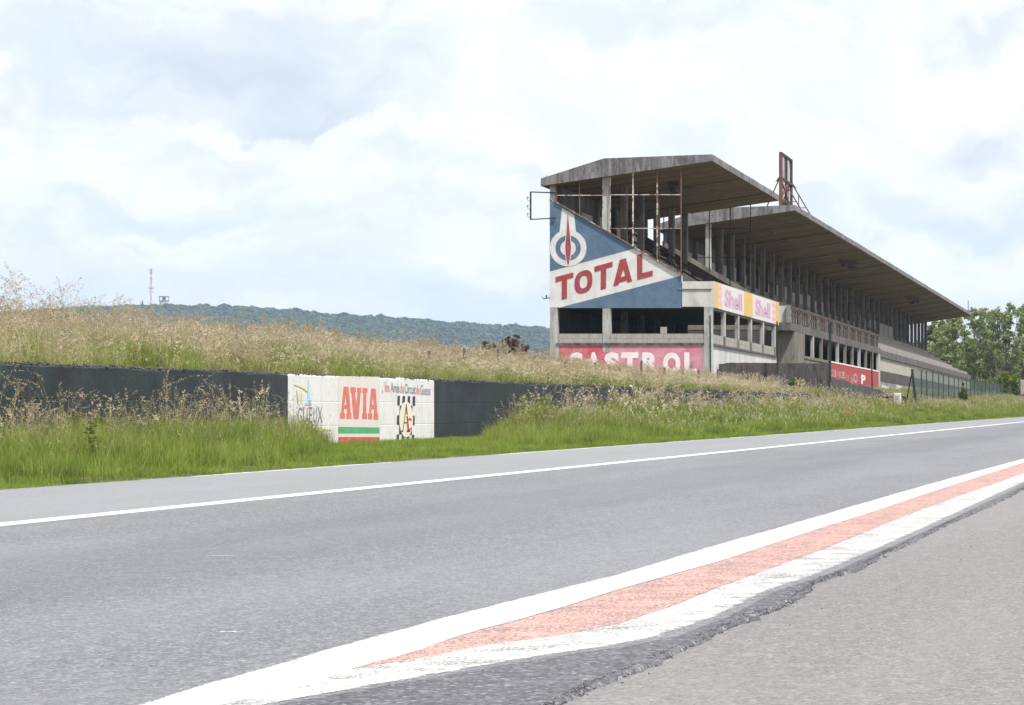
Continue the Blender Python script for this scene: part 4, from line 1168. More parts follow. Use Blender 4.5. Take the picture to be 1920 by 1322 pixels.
# ------------------------------------------------------------------ grasses
def grassmat(name, root_c, tip_c, alt, trans=.35, rough=.7):
    m, q = mat(name)
    oi = q.n('ShaderNodeObjectInfo').outputs['Random']
    at = q.n('ShaderNodeAttribute'); at.attribute_name = 'h'
    p = gpos(q)
    n = q.noise(p, .35, 4, .6)
    c = q.mix(at.outputs['Fac'], root_c, tip_c)
    c = q.mix(q.math('MULTIPLY', oi, .55), c, alt)
    c = q.mix(q.ramp(n, .42, .62, 0, .55), c, alt)
    hs = q.n('ShaderNodeHueSaturation'); q.set(hs.inputs['Value'], q.ramp(q.math('FRACT', q.math('MULTIPLY', oi, 7.3)), 0, 1, .72, 1.3)); q.set(hs.inputs['Color'], c)
    return finish(m, q, hs.outputs[0], rough, trans=trans, spec=.25)
M['g_blade'] = grassmat('green_blade', (.05, .095, .012), (.20, .29, .042), (.26, .315, .06))
M['g_tall'] = grassmat('tall_green_blade', (.06, .095, .016), (.20, .265, .05), (.28, .29, .075))
M['g_dry'] = grassmat('dry_stem', (.14, .16, .045), (.36, .33, .16), (.44, .38, .22), .3)
M['g_seed'] = grassmat('seed_head', (.50, .45, .32), (.63, .56, .43), (.52, .42, .32), .38)
M['g_brown'] = grassmat('russet_seed_head', (.36, .29, .17), (.46, .385, .24), (.34, .25, .165), .35)
GM = [M['g_blade'], M['g_tall'], M['g_dry'], M['g_seed'], M['g_brown']]

class Tuft:
    def __init__(s): s.v = []; s.f = []; s.m = []; s.h = []
    def blade(s, r, x, y, h, w, lean, az, mi, segs=3):
        k = len(s.v); dx, dy = math.cos(az), math.sin(az); sx, sy = -dy, dx
        sa = r.uniform(0, math.pi); sx, sy = math.cos(sa), math.sin(sa)
        for i in range(segs + 1):
            t = i / segs; px = x + dx * lean * t * t; py = y + dy * lean * t * t; pz = h * t * (1 - .18 * t * (lean / max(h, .01)))
            ww = w * (1 - t) ** .6 / 2
            if i < segs:
                s.v += [(px - sx * ww, py - sy * ww, pz), (px + sx * ww, py + sy * ww, pz)]; s.h += [t, t]
            else: s.v.append((px, py, pz)); s.h.append(1)
        for i in range(segs - 1): s.f.append((k + 2 * i, k + 2 * i + 1, k + 2 * i + 3, k + 2 * i + 2)); s.m.append(mi)
        s.f.append((k + 2 * segs - 2, k + 2 * segs - 1, k + 2 * segs)); s.m.append(mi)
        return px, py, pz, dx, dy
    def leaf(s, p, d, L, w, r, mi):
        """small diamond"""
        k = len(s.v); d = Vector(d).normalized(); a = d.orthogonal().normalized(); c = d.cross(a); t = r.uniform(0, 6.28)
        n = (a * math.cos(t) + c * math.sin(t)) * w / 2; p = Vector(p)
        s.v += [tuple(p), tuple(p + d * L * .45 + n), tuple(p + d * L), tuple(p + d * L * .45 - n)]; s.h += [0, .5, 1, .5]
        s.f.append((k, k + 1, k + 2, k + 3)); s.m.append(mi)
    def panicle(s, r, x, y, h, w, lean, az, mi, L, n, spread, droop, size):
        x1, y1, z1, dx, dy = s.blade(r, x, y, h, w, lean, az, 2)
        for i in range(n):
            t = r.random(); bx = x1 - dx * L * .45 * (1 - t) * .6 + dx * droop * t * t; by = y1 - dy * L * .45 * (1 - t) * .6 + dy * droop * t * t
            bz = z1 - L * (1 - t) * .85 + L * .12 * t - droop * t * t * .8
            th = r.uniform(0, 6.28); sp = spread * (1 - .6 * t)
            d = (math.cos(th) * sp + dx * droop * t, math.sin(th) * sp + dy * droop * t, r.uniform(.1, .5) - droop * 2 * t)
            s.leaf((bx, by, bz), d, size * r.uniform(.7, 1.4), size * .36, r, mi)
    def obj(s, name):
        me = bpy.data.meshes.new(name); me.from_pydata(s.v, [], s.f)
        for m_ in GM: me.materials.append(m_)
        me.polygons.foreach_set('material_index', s.m)
        a = me.attributes.new('h', 'FLOAT', 'POINT'); a.data.foreach_set('value', s.h)
        return bpy.data.objects.new(name, me)

def mk_short(r, wide=1.0):
    t = Tuft()
    for _ in range(46):
        a = r.uniform(0, 6.28); q_ = .2 * math.sqrt(r.random())
        t.blade(r, q_ * math.cos(a), q_ * math.sin(a), r.uniform(.05, .14), .006 * wide, r.uniform(0, .07), r.uniform(0, 6.28), 0, 2)
    return t
def mk_green(r, wide=1.0):
    t = Tuft()
    for _ in range(38):
        a = r.uniform(0, 6.28); q_ = .2 * math.sqrt(r.random())
        t.blade(r, q_ * math.cos(a), q_ * math.sin(a), r.uniform(.16, .42), .0085 * wide, r.uniform(.02, .2), r.uniform(0, 6.28), 0 if r.random() < .7 else 1)
    for _ in range(1 if r.random() < .3 else 0):
        t.panicle(r, r.uniform(-.15, .15), r.uniform(-.15, .15), r.uniform(.35, .5), .004 * wide, .08, r.uniform(0, 6.28), 3, .12, 10, .4, .03, .016 * wide)
    return t
def mk_tall(r, wide=1.0, dry=False):
    t = Tuft()
    for _ in range(30 if dry else 40):
        a = r.uniform(0, 6.28); q_ = .22 * math.sqrt(r.random())
        t.blade(r, q_ * math.cos(a), q_ * math.sin(a), r.uniform(.15, .42) if dry else r.uniform(.22, .6), .009 * wide, r.uniform(.05, .3), r.uniform(0, 6.28), 1 if r.random() < (.5 if dry else .75) else (2 if dry else 0))
    for _ in range(13 if dry else r.choice((0, 0, 1, 1))):
        t.panicle(r, r.uniform(-.22, .22), r.uniform(-.22, .22), (.2 + .65 * r.random() ** .8) if dry else r.uniform(.4, .85), .0045 * wide, r.uniform(.03, .25), r.uniform(0, 6.28), 3 if r.random() < .8 else 4, r.uniform(.09, .17), 13 if dry else 11, r.uniform(.25, .6), r.uniform(.02, .10), .032 * wide ** .6)
    return t
def mk_brome(r, wide=1.0):
    t = Tuft(); az = r.uniform(-.5, .9)
    for _ in range(5):
        a = az + r.uniform(-.7, .7)
        t.panicle(r, r.uniform(-.12, .12), r.uniform(-.12, .12), r.uniform(.85, 1.32), .006 * wide, r.uniform(.05, .4), a, 4, r.uniform(.35, .55), 34, .22, r.uniform(.1, .3), .026 * wide)
    for _ in range(8):
        t.blade(r, r.uniform(-.15, .15), r.uniform(-.15, .15), r.uniform(.4, .7), .01 * wide, .2, r.uniform(0, 6.28), 2)
    return t
def mk_weed(r, wide=1.0):
    t = Tuft()
    for _ in range(4):
        x0, y0 = r.uniform(-.1, .1), r.uniform(-.1, .1); h = r.uniform(.4, .8)
        t.blade(r, x0, y0, h, .008 * wide, .05, r.uniform(0, 6.28), 0)
        for i in range(26):
            th = r.uniform(0, 6.28); z = h * r.random() ** .8
            t.leaf((x0, y0, z), (math.cos(th), math.sin(th), r.uniform(-.1, .6)), r.uniform(.05, .12), .04, r, 0 if i % 3 else 1)
    return t

def coll(name, objs):
    c = bpy.data.collections.new(name)
    for o in objs: c.objects.link(o)
    return c
def scatter(name, label, cat, protos, P, rotz, tilt, scl, idx):
    """tufts set out at the points P"""
    c = coll(name + '_kinds', protos)
    me = bpy.data.meshes.new(name); n = len(P)
    me.vertices.add(n); me.vertices.foreach_set('co', np.asarray(P, np.float32).ravel())
    a = me.attributes.new('rot', 'FLOAT_VECTOR', 'POINT'); a.data.foreach_set('vector', np.stack([tilt[:, 0], tilt[:, 1], rotz], -1).astype(np.float32).ravel())
    a = me.attributes.new('scl', 'FLOAT_VECTOR', 'POINT'); a.data.foreach_set('vector', np.asarray(scl, np.float32).ravel())
    a = me.attributes.new('idx', 'INT', 'POINT'); a.data.foreach_set('value', np.asarray(idx, np.int32))
    o = bpy.data.objects.new(name, me); SC.collection.objects.link(o)
    tag(o, label, cat, kind='stuff')
    g = bpy.data.node_groups.new(name, 'GeometryNodeTree')
    g.interface.new_socket('Geometry', in_out='INPUT', socket_type='NodeSocketGeometry'); g.interface.new_socket('Geometry', in_out='OUTPUT', socket_type='NodeSocketGeometry')
    L = g.links.new; N_ = g.nodes.new
    gi, go = N_('NodeGroupInput'), N_('NodeGroupOutput')
    ci = N_('GeometryNodeCollectionInfo'); ci.inputs['Collection'].default_value = c; ci.inputs['Separate Children'].default_value = True; ci.inputs['Reset Children'].default_value = True
    def na(nm, ty):
        x = N_('GeometryNodeInputNamedAttribute'); x.data_type = ty; x.inputs['Name'].default_value = nm; return x.outputs['Attribute']
    ip = N_('GeometryNodeInstanceOnPoints'); ip.inputs['Pick Instance'].default_value = True
    L(gi.outputs[0], ip.inputs['Points']); L(ci.outputs[0], ip.inputs['Instance']); L(na('idx', 'INT'), ip.inputs['Instance Index'])
    er = N_('FunctionNodeEulerToRotation'); L(na('rot', 'FLOAT_VECTOR'), er.inputs[0]); L(er.outputs[0], ip.inputs['Rotation'])
    L(na('scl', 'FLOAT_VECTOR'), ip.inputs['Scale']); L(ip.outputs[0], go.inputs[0])
    md = o.modifiers.new('tufts', 'NODES'); md.node_group = g
    return o

R_ = random.Random(11)
near_k = [mk_short(R_).obj('t%02d' % i) for i in range(4)] + [mk_green(R_).obj('t%02d' % (4 + i)) for i in range(4)] + [mk_tall(R_).obj('t%02d' % (8 + i)) for i in range(4)] + \
         [mk_tall(R_, dry=True).obj('t%02d' % (12 + i)) for i in range(5)] + [mk_brome(R_).obj('t%02d' % (17 + i)) for i in range(3)] + [mk_weed(R_).obj('t%02d' % (20 + i)) for i in range(2)]
SH, GR, TA, DR, BR, WE = (0, 4), (4, 4), (8, 4), (12, 5), (17, 3), (20, 2)
fk = []
for i, (fn, n_) in enumerate(((lambda r: mk_short(r, 2.2), 4), (lambda r: mk_green(r, 2.2), 4), (lambda r: mk_tall(r, 2.0), 4), (lambda r: mk_tall(r, 2.0, True), 5), (lambda r: mk_brome(r, 1.7), 3), (lambda r: mk_weed(r, 1.3), 2))):
    for _ in range(n_): fk.append(fn(R_).obj('f%02d' % len(fk)))

def smooth_noise(X, Y, s, seed):
    r = np.random.default_rng(seed); G = r.random((256, 256))
    x = (X / s) % 255; y = (Y / s) % 255; i, j = x.astype(int), y.astype(int); a, c = x - i, y - j
    a = a * a * (3 - 2 * a); c = c * c * (3 - 2 * c)
    return (G[i, j] * (1 - a) + G[i + 1, j] * a) * (1 - c) + (G[i, j + 1] * (1 - a) + G[i + 1, j + 1] * a) * c

def field(name, label, cat, U0, U1, Y0, Y1, dens, protos, chooser):
    area = (U1 - U0) * (Y1 - Y0); n = int(area * dens)
    Y = Y0 + (Y1 - Y0) * rng.random(n); U = U0 + (U1 - U0) * rng.random(n)
    X = xedge(Y) - U
    kind, s, keep = chooser(U, X, Y)
    Z = ground_z(X, Y) - .015
    kind, s, X, Y, Z = kind[keep], s[keep], X[keep], Y[keep], Z[keep]; n = len(X)
    st = np.array([SH, GR, TA, DR, BR, WE])
    idx = st[kind, 0] + (rng.random(n) * st[kind, 1]).astype(int)
    sc = np.stack([s, s, s * rng.uniform(.85, 1.15, n)], -1)
    sc[:, :2] = np.maximum(sc[:, :2], .75)
    return scatter(name, label, cat, protos, np.stack([X, Y, Z], -1), rng.uniform(0, 6.28, n), rng.normal(0, .07, (n, 2)), sc, idx)

def verge(U, X, Y):
    n = len(U); a = smooth_noise(X + 50, Y, 1.6, 3); bb = smooth_noise(X + 50, Y, .55, 4); r = rng.random(n)
    q_ = CX + F * X / Y; bare = sstep(520, 655, q_) * (1 - sstep(872, 1000, q_))     # trampled patch before the white panel
    v = U + (a - .5) * 1.5 - bare * 1.9
    kind = np.full(n, 0); kind[v > .85] = 1; kind[v > 2.1] = 2
    kind[(v > 3.5) & (r < .035)] = 3; kind[(v > 3.2) & (r > .935)] = 4; kind[(v > 2.2) & (r > .930) & (r < .934)] = 5
    br_ = bare > .25 + .6 * rng.random(n); kind[br_ & (kind > 1)] = 1; kind[br_ & (U > 1.2)] = 0
    s = np.where(kind == 0, .6 + .5 * np.clip(U / .9, 0, 1), np.where(kind == 1, .55 + .22 * np.clip(v, 0, 3), .62 + .13 * np.clip(v - 2, 0, 2.4)))
    s = s * (.8 + .4 * bb) * (1 - .25 * bare * (U > .9))
    s = s * np.where(kind >= 2, .82 + .62 * a, 1.0); s = np.where((kind >= 2) & (Y > 60), s * (1 + .24 * sstep(56, 66, Y) - .22 * sstep(70, 84, Y)), s); s = np.where(kind == 4, s * rng.uniform(.5, .95, n), s); kind[(kind == 5) & (r > .94)] = 2
    keep = (U > .06 + .3 * (a - .45) * (U < .5)) & (U < WALL_U - .12)
    keep &= ~((U < .22) & (r < .55))
    return kind, s, keep
def bank(U, X, Y):
    n = len(U); a = smooth_noise(X + 90, Y, 2.6, 7); bb = smooth_noise(X + 90, Y, .9, 8); r = rng.random(n)
    kind = np.full(n, 3); kind[r < .33] = 2; kind[(a > .52) & (r < .7)] = 2; kind[(a > .68) & (r < .35)] = 1
    w_ = U - WALL_U; kind[(w_ < 1.6) & (r < .10)] = 1
    kind[r > .985] = 5
    kind[r > np.where(Y < 90, .90, .955)] = 4; kind[(r > .62) & (Y < 47) & (U > 6.2) & (a > .3)] = 4; kind[(kind == 5) & (r < .99)] = 3
    s = (.66 + .42 * bb) * np.where(U < WALL_U + .9, .72, np.where((U < WALL_U + 3.4) & (Y > 58), .68, 1.0))
    s = s * np.where(Y > 60, .84, 1.0)
    s = np.where(kind == 4, s * np.where((Y < 42), 1.28, .95), s)
    s = s * (1 - .2 * sstep(95, 112, Y))
    keep = (U > WALL_U + .34)
    keep &= ~((X < XF + .5) & (Y > 118.8))
    return kind, s, keep
field('verge_grass', 'bright green roadside grass rising to seeding grass against the low wall', 'grass', 0, WALL_U, 22, 62, 34, near_k, verge)
field('verge_grass', 'green roadside grass along the wall further off', 'grass', 0, WALL_U, 62, WALL_END, 22, fk, verge)
field('bank_grass', 'straw coloured seeding grass covering the bank behind the wall', 'grass', WALL_U, 13, 22, 62, 18, near_k, bank)
field('bank_grass', 'pale seeding grass covering the far part of the bank', 'grass', WALL_U, 15, 62, 121, 13, fk, bank)
def farv(U, X, Y):
    n = len(U); a = smooth_noise(X + 50, Y, 3.0, 13); r = rng.random(n); bb = smooth_noise(X + 50, Y, 1.1, 14)
    v = U + (a - .5) * 1.6; kind = np.full(n, 0); kind[v > 1.0] = 1; kind[v > 2.2] = 2; kind[(v > 2.6) & (r < .05)] = 3; kind[(v > 5) & (Y < 150) & (r < .22)] = 3
    kind[(v > 3) & (r > .97)] = 5
    s = np.where(kind == 0, .9, np.where(kind == 1, .75, .72 + .2 * bb))
    s = s * np.where((Y > 150) & (kind >= 2), .7, 1.0)
    keep = (U > .1) & ~((X < XF + .4) & (Y < 285))
    return kind, s, keep
field('far_verge_grass', 'green and straw grass between the road and the fence beyond the wall', 'grass', 0, 12.5, WALL_END, 175, 11, fk, farv)
field('far_verge_grass', 'green grass around the distant part of the fence', 'grass', 0, 14, 175, 345, 4.5, fk, farv)
def rightv(U, X, Y):
    n = len(U); return np.zeros(n, int), np.full(n, 1.2), U > -30

# little weeds creeping on to the road edge
# ------------------------------------------------------------------ poppies
pm = simple('poppy_petal', (.75, .045, .012), (.85, .11, .03), 30, .6, .45)
stem_m = simple('poppy_stem', (.07, .12, .03), (.1, .16, .04), 20)
def poppy(px, py, Zp, label, r_=.045):
    t_ = W(px, py, Zp); g_ = zg_(t_.x, t_.y)
    root = thing('poppy', label, 'poppy', (t_.x, t_.y, g_), 'red poppies in the verge')
    MB().tube((t_.x + .03, t_.y, g_), (t_.x, t_.y, t_.z), .006, 5).build('stem', stem_m, root)
    for k in range(4):
        a = k * math.pi / 2 + random.random(); mb = MB(); c = t_; pts = []
        for i in range(7):
            th = a + (i - 3) * .27; rr = r_ * (1 - .25 * abs(i - 3) / 3)
            pts.append((c.x + math.cos(th) * rr, c.y + math.sin(th) * rr, c.z + r_ * .75))
        mb.add([tuple(c)] + pts, [(0, i, i + 1) for i in range(1, 7)]).build('petal', pm, root)
for px, py, Zp, lb, r_ in ((1587, 778, 97, 'lowest poppy of the small cluster in the verge', .05), (1592.5, 777, 98, 'largest red poppy in the middle of the cluster', .07),
        (1590, 771, 99, 'red poppy just above the largest one of the cluster', .05), (1586.5, 767, 100, 'topmost red poppy of the small cluster', .045),
        (1606, 775.5, 100, 'single red poppy to the right of the cluster', .04), (1570, 764, 101, 'pale orange poppy in the grass left of the cluster', .05),
        (1658, 780, 104, 'small orange poppy near the road, below the white block', .035), (1249.5, 796, 64, 'lone poppy low in the green verge below the far wall', .03),
        (254, 658, 41.5, 'red poppy in the bank grass on the left', .03), (242, 650, 42.5, 'faint pink poppy beside the red one in the bank grass', .02)):
    poppy(px, py, Zp, lb, r_)

# ------------------------------------------------------------------ trees, bushes
def leafmat(name, c1, c2, c3, trans=.42):
    m, q = mat(name); p = gpos(q)
    at = q.n('ShaderNodeAttribute'); at.attribute_name = 'tone'
    n = q.noise(p, .6, 4, .6)
    c = q.mix(at.outputs['Fac'], c1, c2); c = q.mix(q.ramp(n, .45, .65, 0, .7), c, c3)
    return finish(m, q, c, .65, trans=trans, spec=.3)
M['leaf'] = leafmat('tree_leaves', (.12, .155, .06), (.27, .315, .13), (.18, .23, .09))
M['leaf_far'] = leafmat('far_forest_leaves', (.012, .03, .012), (.06, .10, .028), (.035, .06, .02), .1)
M['leaf2'] = leafmat('light_tree_leaves', (.15, .19, .065), (.34, .38, .15), (.23, .28, .10))
M['leaf_bright'] = leafmat('bright_bush_leaves', (.12, .17, .02), (.24, .31, .04), (.18, .25, .04))
M['leaf_purple'] = leafmat('purple_bush_leaves', (.06, .03, .028), (.16, .09, .075), (.10, .055, .048))
M['leaf_ivy'] = leafmat('creeper_leaves', (.07, .12, .03), (.16, .22, .06), (.12, .17, .05))

def clump_leaves(centres, radii, n, size, seed, flat=.75):
    """leaf quads in uneven clumps: centres (k,3), radii (k,)"""
    r = np.random.default_rng(seed); k = len(centres)
    w = radii ** 2; c = r.choice(k, n, p=w / w.sum())
    d = r.normal(0, 1, (n, 3)); d /= np.linalg.norm(d, axis=1)[:, None]
    rr = radii[c] * (r.random(n) ** .45) * r.uniform(.75, 1.15, n)
    P = centres[c] + d * rr[:, None] * np.array([1, 1, flat])
    a = r.normal(0, 1, (n, 3)); a /= np.linalg.norm(a, axis=1)[:, None]
    b2 = np.cross(a, r.normal(0, 1, (n, 3))); b2 /= np.linalg.norm(b2, axis=1)[:, None]
    s = size * r.uniform(.55, 1.35, n)[:, None]
    V = np.stack([P - a * s, P + b2 * s * .62, P + a * s, P - b2 * s * .62], 1).reshape(-1, 3)
    Fq = np.arange(4 * n).reshape(n, 4)
    tone = np.repeat(np.clip(r.normal(.5, .3, n), 0, 1), 4)
    return V, Fq, tone
def leafobj(name, V, Fq, tone, m_, parent):
    o0 = np.array(ORI[parent.name])
    o = np_mesh(name, V - o0, Fq, [m_], parent=parent); ORI[o.name] = Vector(o0)
    a = o.data.attributes.new('tone', 'FLOAT', 'POINT'); a.data.foreach_set('value', tone.astype(np.float32)); return o
def tree(name, label, base, H, wid, seed, m_, n=5200, size=.30, group=None, nstem=1, low=.25, cat='tree'):
    r = random.Random(seed); root = thing(name, label, cat, base, group)
    mb = MB(); cs = []; rd = []
    bx, by, bz = base
    for s_ in range(nstem):
        ox = r.uniform(-.25, .25) * wid * (nstem > 1); oy = r.uniform(-.25, .25) * wid * (nstem > 1)
        p = Vector((bx + ox * .4, by + oy * .4, bz - .2)); rad = H * .022 / (1 if nstem == 1 else 1.5); hh = H * r.uniform(.82, .95)
        lean = Vector((ox * .8 + r.uniform(-.05, .05) * H, oy * .8, 0)); seg = 7; last = p
        for i in range(1, seg + 1):
            t = i / seg; q_ = p + Vector((lean.x * t + r.uniform(-.02, .02) * H, lean.y * t, hh * t))
            mb.tube(last, q_, rad * (1 - .85 * (i - 1) / seg), 6, rad * (1 - .85 * t))
            if t > low * .8:
                for b_ in range(3):
                    a = r.uniform(0, 6.28); L = wid * .5 * (1 - .45 * t) * r.uniform(.5, 1.05)
                    e = q_ + Vector((math.cos(a) * L, math.sin(a) * L, L * r.uniform(.25, .8)))
                    mb.tube(q_, e, rad * .38 * (1 - .6 * t), 4, rad * .08)
                    for f_ in (.55, .8, 1.0):
                        cs.append(q_.lerp(e, f_) + Vector((r.uniform(-.4, .4), r.uniform(-.4, .4), r.uniform(-.3, .3)))); rd.append(wid * r.uniform(.04, .10))
            last = q_
        cs.append(last); rd.append(wid * .12)
    mb.build('trunk', M['bark'], root)
    V, Fq, tone = clump_leaves(np.array([tuple(c) for c in cs]), np.array(rd), n, size, seed)
    leafobj('crown', V, Fq, tone, m_, root)
    return root
def tbase(px, Z): x = (px - CX) * Z / F; return (x, Z, zg_(x, Z))
def hfor(pyt, Z, base): return EYE + (CY - pyt) * Z / F - base[2]
TR = [(1741, 330, 612, 5.0, 'leaf', 1, 'slender tree just behind the far end of the long grandstand'),
      (1762, 338, 600, 5.5, 'leaf2', 1, 'leafy tree a little right of the far end wall of the long grandstand'),
      (1792, 322, 589, 6.5, 'leaf2', 2, 'bushy tree under the tip of the long roof'),
      (1822, 340, 578, 6.0, 'leaf', 2, 'tall tree with a rounded top just right of the roof tip'),
      (1850, 330, 574, 6.2, 'leaf2', 2, 'tall light green tree second from the roof tip'),
      (1881, 318, 570, 6.4, 'leaf', 3, 'tallest tree with several bare stems low down'),
      (1908, 325, 566, 6.6, 'leaf2', 2, 'tall tree cut by the right edge of the picture'),
      (1935, 335, 572, 7.0, 'leaf', 2, 'tree mostly outside the right edge of the picture'),
      (1775, 352, 640, 5.0, 'leaf', 2, 'lower dark tree behind the bushy tree beside the end wall'),
      (1865, 352, 628, 6.0, 'leaf', 3, 'darker tree standing back between two tall light ones'),
      (1812, 356, 640, 6.0, 'leaf', 2, 'shorter tree standing back below the roof tip')]
for k, (px, Z, pt, wd, mm, ns, lb) in enumerate(TR):
    ba = tbase(px, Z); H = hfor(pt, Z, ba) * .985
    tree('tree', lb, ba, H, wd, 100 + k, M[mm], n=4600, size=.17, group='trees beyond the far end of the grandstand', nstem=ns, low=.10 if k > 7 or k < 3 else .2)
def bush(name, label, px, py_top, py_bot, Z, half_px, m_, seed, n=900, size=.1, kind_=None, spiky=False, group=None, cat='bush'):
    r = random.Random(seed); x = (px - CX) * Z / F; gz = min(zg_(x, Z), EYE + (CY - py_bot) * Z / F)
    zt = EYE + (CY - py_top) * Z / F; hw = half_px * Z / F; H = zt - gz
    root = thing(name, label, cat, (x, Z, gz), group); mb = MB(); cs = []; rd = []
    for k in range(9 if not spiky else 15):
        t = r.uniform(-1, 1); hgt = H * (1 - .35 * t * t) * r.uniform(.82, 1.0)
        e = Vector((x + t * hw * .85, Z + r.uniform(-1, 1) * hw * .6, gz + hgt * .93)); s_ = Vector((x + t * hw * .15, Z, gz))
        mb.tube(s_, e, .018 + H * .006, 4, .006)
        for f_ in np.linspace(.35, 1, 6):
            cs.append(s_.lerp(e, f_)); rd.append(hw * (.24 if not spiky else .10) * (1.15 - .4 * f_) + .03)
    mb.build('stems', M['bark'], root)
    V, Fq, tone = clump_leaves(np.array([tuple(c) for c in cs]), np.array(rd), n, size, seed, 1.0)
    leafobj('foliage', V, Fq, tone, m_, root); return root
bush('purple_bush', 'purple leaved bush with upright shoots behind the bank, left of the pits', 963, 621, 690, 100, 30, M['leaf_purple'], 5, 2600, .055, spiky=True)
bush('purple_bush', 'lower sprawling purple bush left of the taller one', 912, 636, 685, 97, 34, M['leaf_purple'], 6, 1500, .055, spiky=True)
bush('sapling', 'bright green sapling growing at the foot of the far wall', 1221, 731, 765, 75, 13, M['leaf_bright'], 7, 260, .05, cat='plant')
bush('elder_bush', 'small green bush among the pale grass between the last stakes', 1489, 706, 728, 112, 12, M['leaf_ivy'], 8, 420, .06)
bush('creeper', 'leafy creeper climbing the bend of the wire fence', 1806, 715, 782, 190, 9, M['leaf_ivy'], 9, 900, .12, cat='plant')
bush('bramble', 'bushy bramble at the foot of the fence bend', 1822, 749, 784, 175, 14, M['leaf_ivy'], 10, 800, .10)
bush('yellow_green_bush', 'bright yellow green bush under the trees beyond the fence', 1885, 692, 722, 300, 17, M['leaf_bright'], 11, 1500, .16)
bush('yellow_green_bush', 'wide bright bush at the right edge beyond the fence', 1909, 698, 722, 298, 18, M['leaf_bright'], 12, 1400, .16)
bush('yellow_green_bush', 'small low bright bush behind the fence near its bend', 1843, 706, 724, 285, 12, M['leaf_bright'], 13, 700, .14)
bush('yellow_green_bush', 'tiny pale bush between the two wide bright ones and the bend', 1856, 704, 716, 290, 6, M['leaf_bright'], 14, 300, .13)
hedge = MB()
r = random.Random(3)
x0, x1 = (1808 - CX) * 300 / F, (1960 - CX) * 300 / F
def lowwall(nm, lb, pxa, pxb, pyt, Z, m_, seed, cat='wall'):
    r = random.Random(seed); n = 30; vs = []; mb = MB()
    for k in range(n):
        px = pxa + (pxb - pxa) * k / (n - 1); t_ = W(px, pyt + r.uniform(-1.3, 1.3), Z); zb_ = zg_(t_.x, Z) - .5
        vs += [(t_.x, Z, zb_), (t_.x, Z, t_.z), (t_.x, Z + .5, t_.z), (t_.x, Z + .5, zb_)]
    mb.add(vs, [(k * 4 + j, (k + 1) * 4 + j, (k + 1) * 4 + j + 1, k * 4 + j + 1) for k in range(n - 1) for j in range(3)] + [(0, 1, 2, 3), tuple((n - 1) * 4 + j for j in (3, 2, 1, 0))])
    tag(mb.build(nm, m_), lb, cat)
lowwall('brown_wall', 'low brown broken wall behind the fence under the trees', 1812, 1960, 711, 308, M['oldwall'], 3)
o = MB().box(W(1913, 0, 296).x, W(1935, 0, 296).x, 296, 296.6, W(0, 740, 296).z, W(0, 713, 296).z).build('concrete_block', M['block'], bevel=.05)
tag(o, 'pale square concrete block at the right edge behind the fence', 'block')
for k, (px, Z) in enumerate(((1800, 372), (1838, 378), (1880, 382), (1920, 376), (1762, 366), (1962, 380))):
    ba = tbase(px, Z)
    tree('tree', ['low dark tree far behind the roof tip', 'low dark tree far behind the bend of the fence', 'low dark tree far behind the tallest tree', 'low dark tree at the far right behind all others',
        'low dark tree seen through the last columns', 'low dark tree outside the right edge'][k], ba, hfor(670 + 6 * (k % 3), Z, ba), 8.5, 300 + k, M['leaf'], n=2600, size=.34, group='low trees at the back', nstem=3, low=.05)

# ------------------------------------------------------------------ wooded ridge with mast and water tower
def ridge_py(px):
    return np.interp(px, [-1500, -400, 120, 200, 300, 370, 440, 470, 512, 560, 632, 700, 800, 840, 870, 900, 960, 1030, 1200, 1500, 1900, 2400],
                     [640, 600, 582, 580, 578, 577, 578, 578, 585, 588, 596, 598, 604, 610, 609, 615, 616, 619, 630, 645, 660, 690])
RZ = 3000.0
def ridge_h(px, Y):
    top = EYE + (CY - ridge_py(px)) * RZ / F - 7.0
    t = np.clip((Y - 2250) / (RZ - 2250), 0, 1.0)
    back = 1 - sstep(RZ + 60, RZ + 900, Y) * .85
    return top * (t ** .8) * back
gx = np.linspace(-1600, 2500, 150); gy = np.concatenate([np.linspace(2200, 3060, 24), np.linspace(3150, 4000, 6)])
GX, GY = np.meshgrid(gx, gy); hx = (GX - CX) * RZ / F
hz = ridge_h(GX, GY) + 2 + 3 * smooth_noise(hx + 9000, GY, 60, 21) * (GY < 2990)
nx2 = len(gx); i2 = np.arange((len(gy) - 1) * nx2).reshape(len(gy) - 1, nx2)[:, :-1].reshape(-1)
M['hill'] = simple('hill_ground', (.03, .05, .02), (.06, .08, .03), .02)
np_mesh('hill', np.stack([hx, GY, hz], -1).reshape(-1, 3), np.stack([i2, i2 + 1, i2 + nx2 + 1, i2 + nx2], -1), [M['hill']], kind='structure', smooth=True)
# crowns
ico_v = []; ph = (1 + 5 ** .5) / 2
for a in (-1, 1):
    for c in (-ph, ph): ico_v += [(0, a, c), (a, c, 0), (c, 0, a)]
ico_v = np.array(ico_v, float); ico_v /= np.linalg.norm(ico_v, axis=1)[:, None]
from itertools import combinations
d_ = min(np.linalg.norm(ico_v[a] - ico_v[c]) for a, c in combinations(range(12), 2)) * 1.05
ico_f = [(a, c, e) for a, c, e in combinations(range(12), 3) if max(np.linalg.norm(ico_v[a] - ico_v[c]), np.linalg.norm(ico_v[c] - ico_v[e]), np.linalg.norm(ico_v[a] - ico_v[e])) < d_]
def subdiv(v, f):
    v = [tuple(x) for x in v]; cache = {}; out = []
    def mid(a, c):
        k = (min(a, c), max(a, c))
        if k not in cache:
            m_ = (np.array(v[a]) + np.array(v[c])); m_ /= np.linalg.norm(m_); v.append(tuple(m_)); cache[k] = len(v) - 1
        return cache[k]
    for a, c, e in f:
        x, y, z = mid(a, c), mid(c, e), mid(e, a); out += [(a, x, z), (c, y, x), (e, z, y), (x, y, z)]
    return np.array(v), np.array(out)
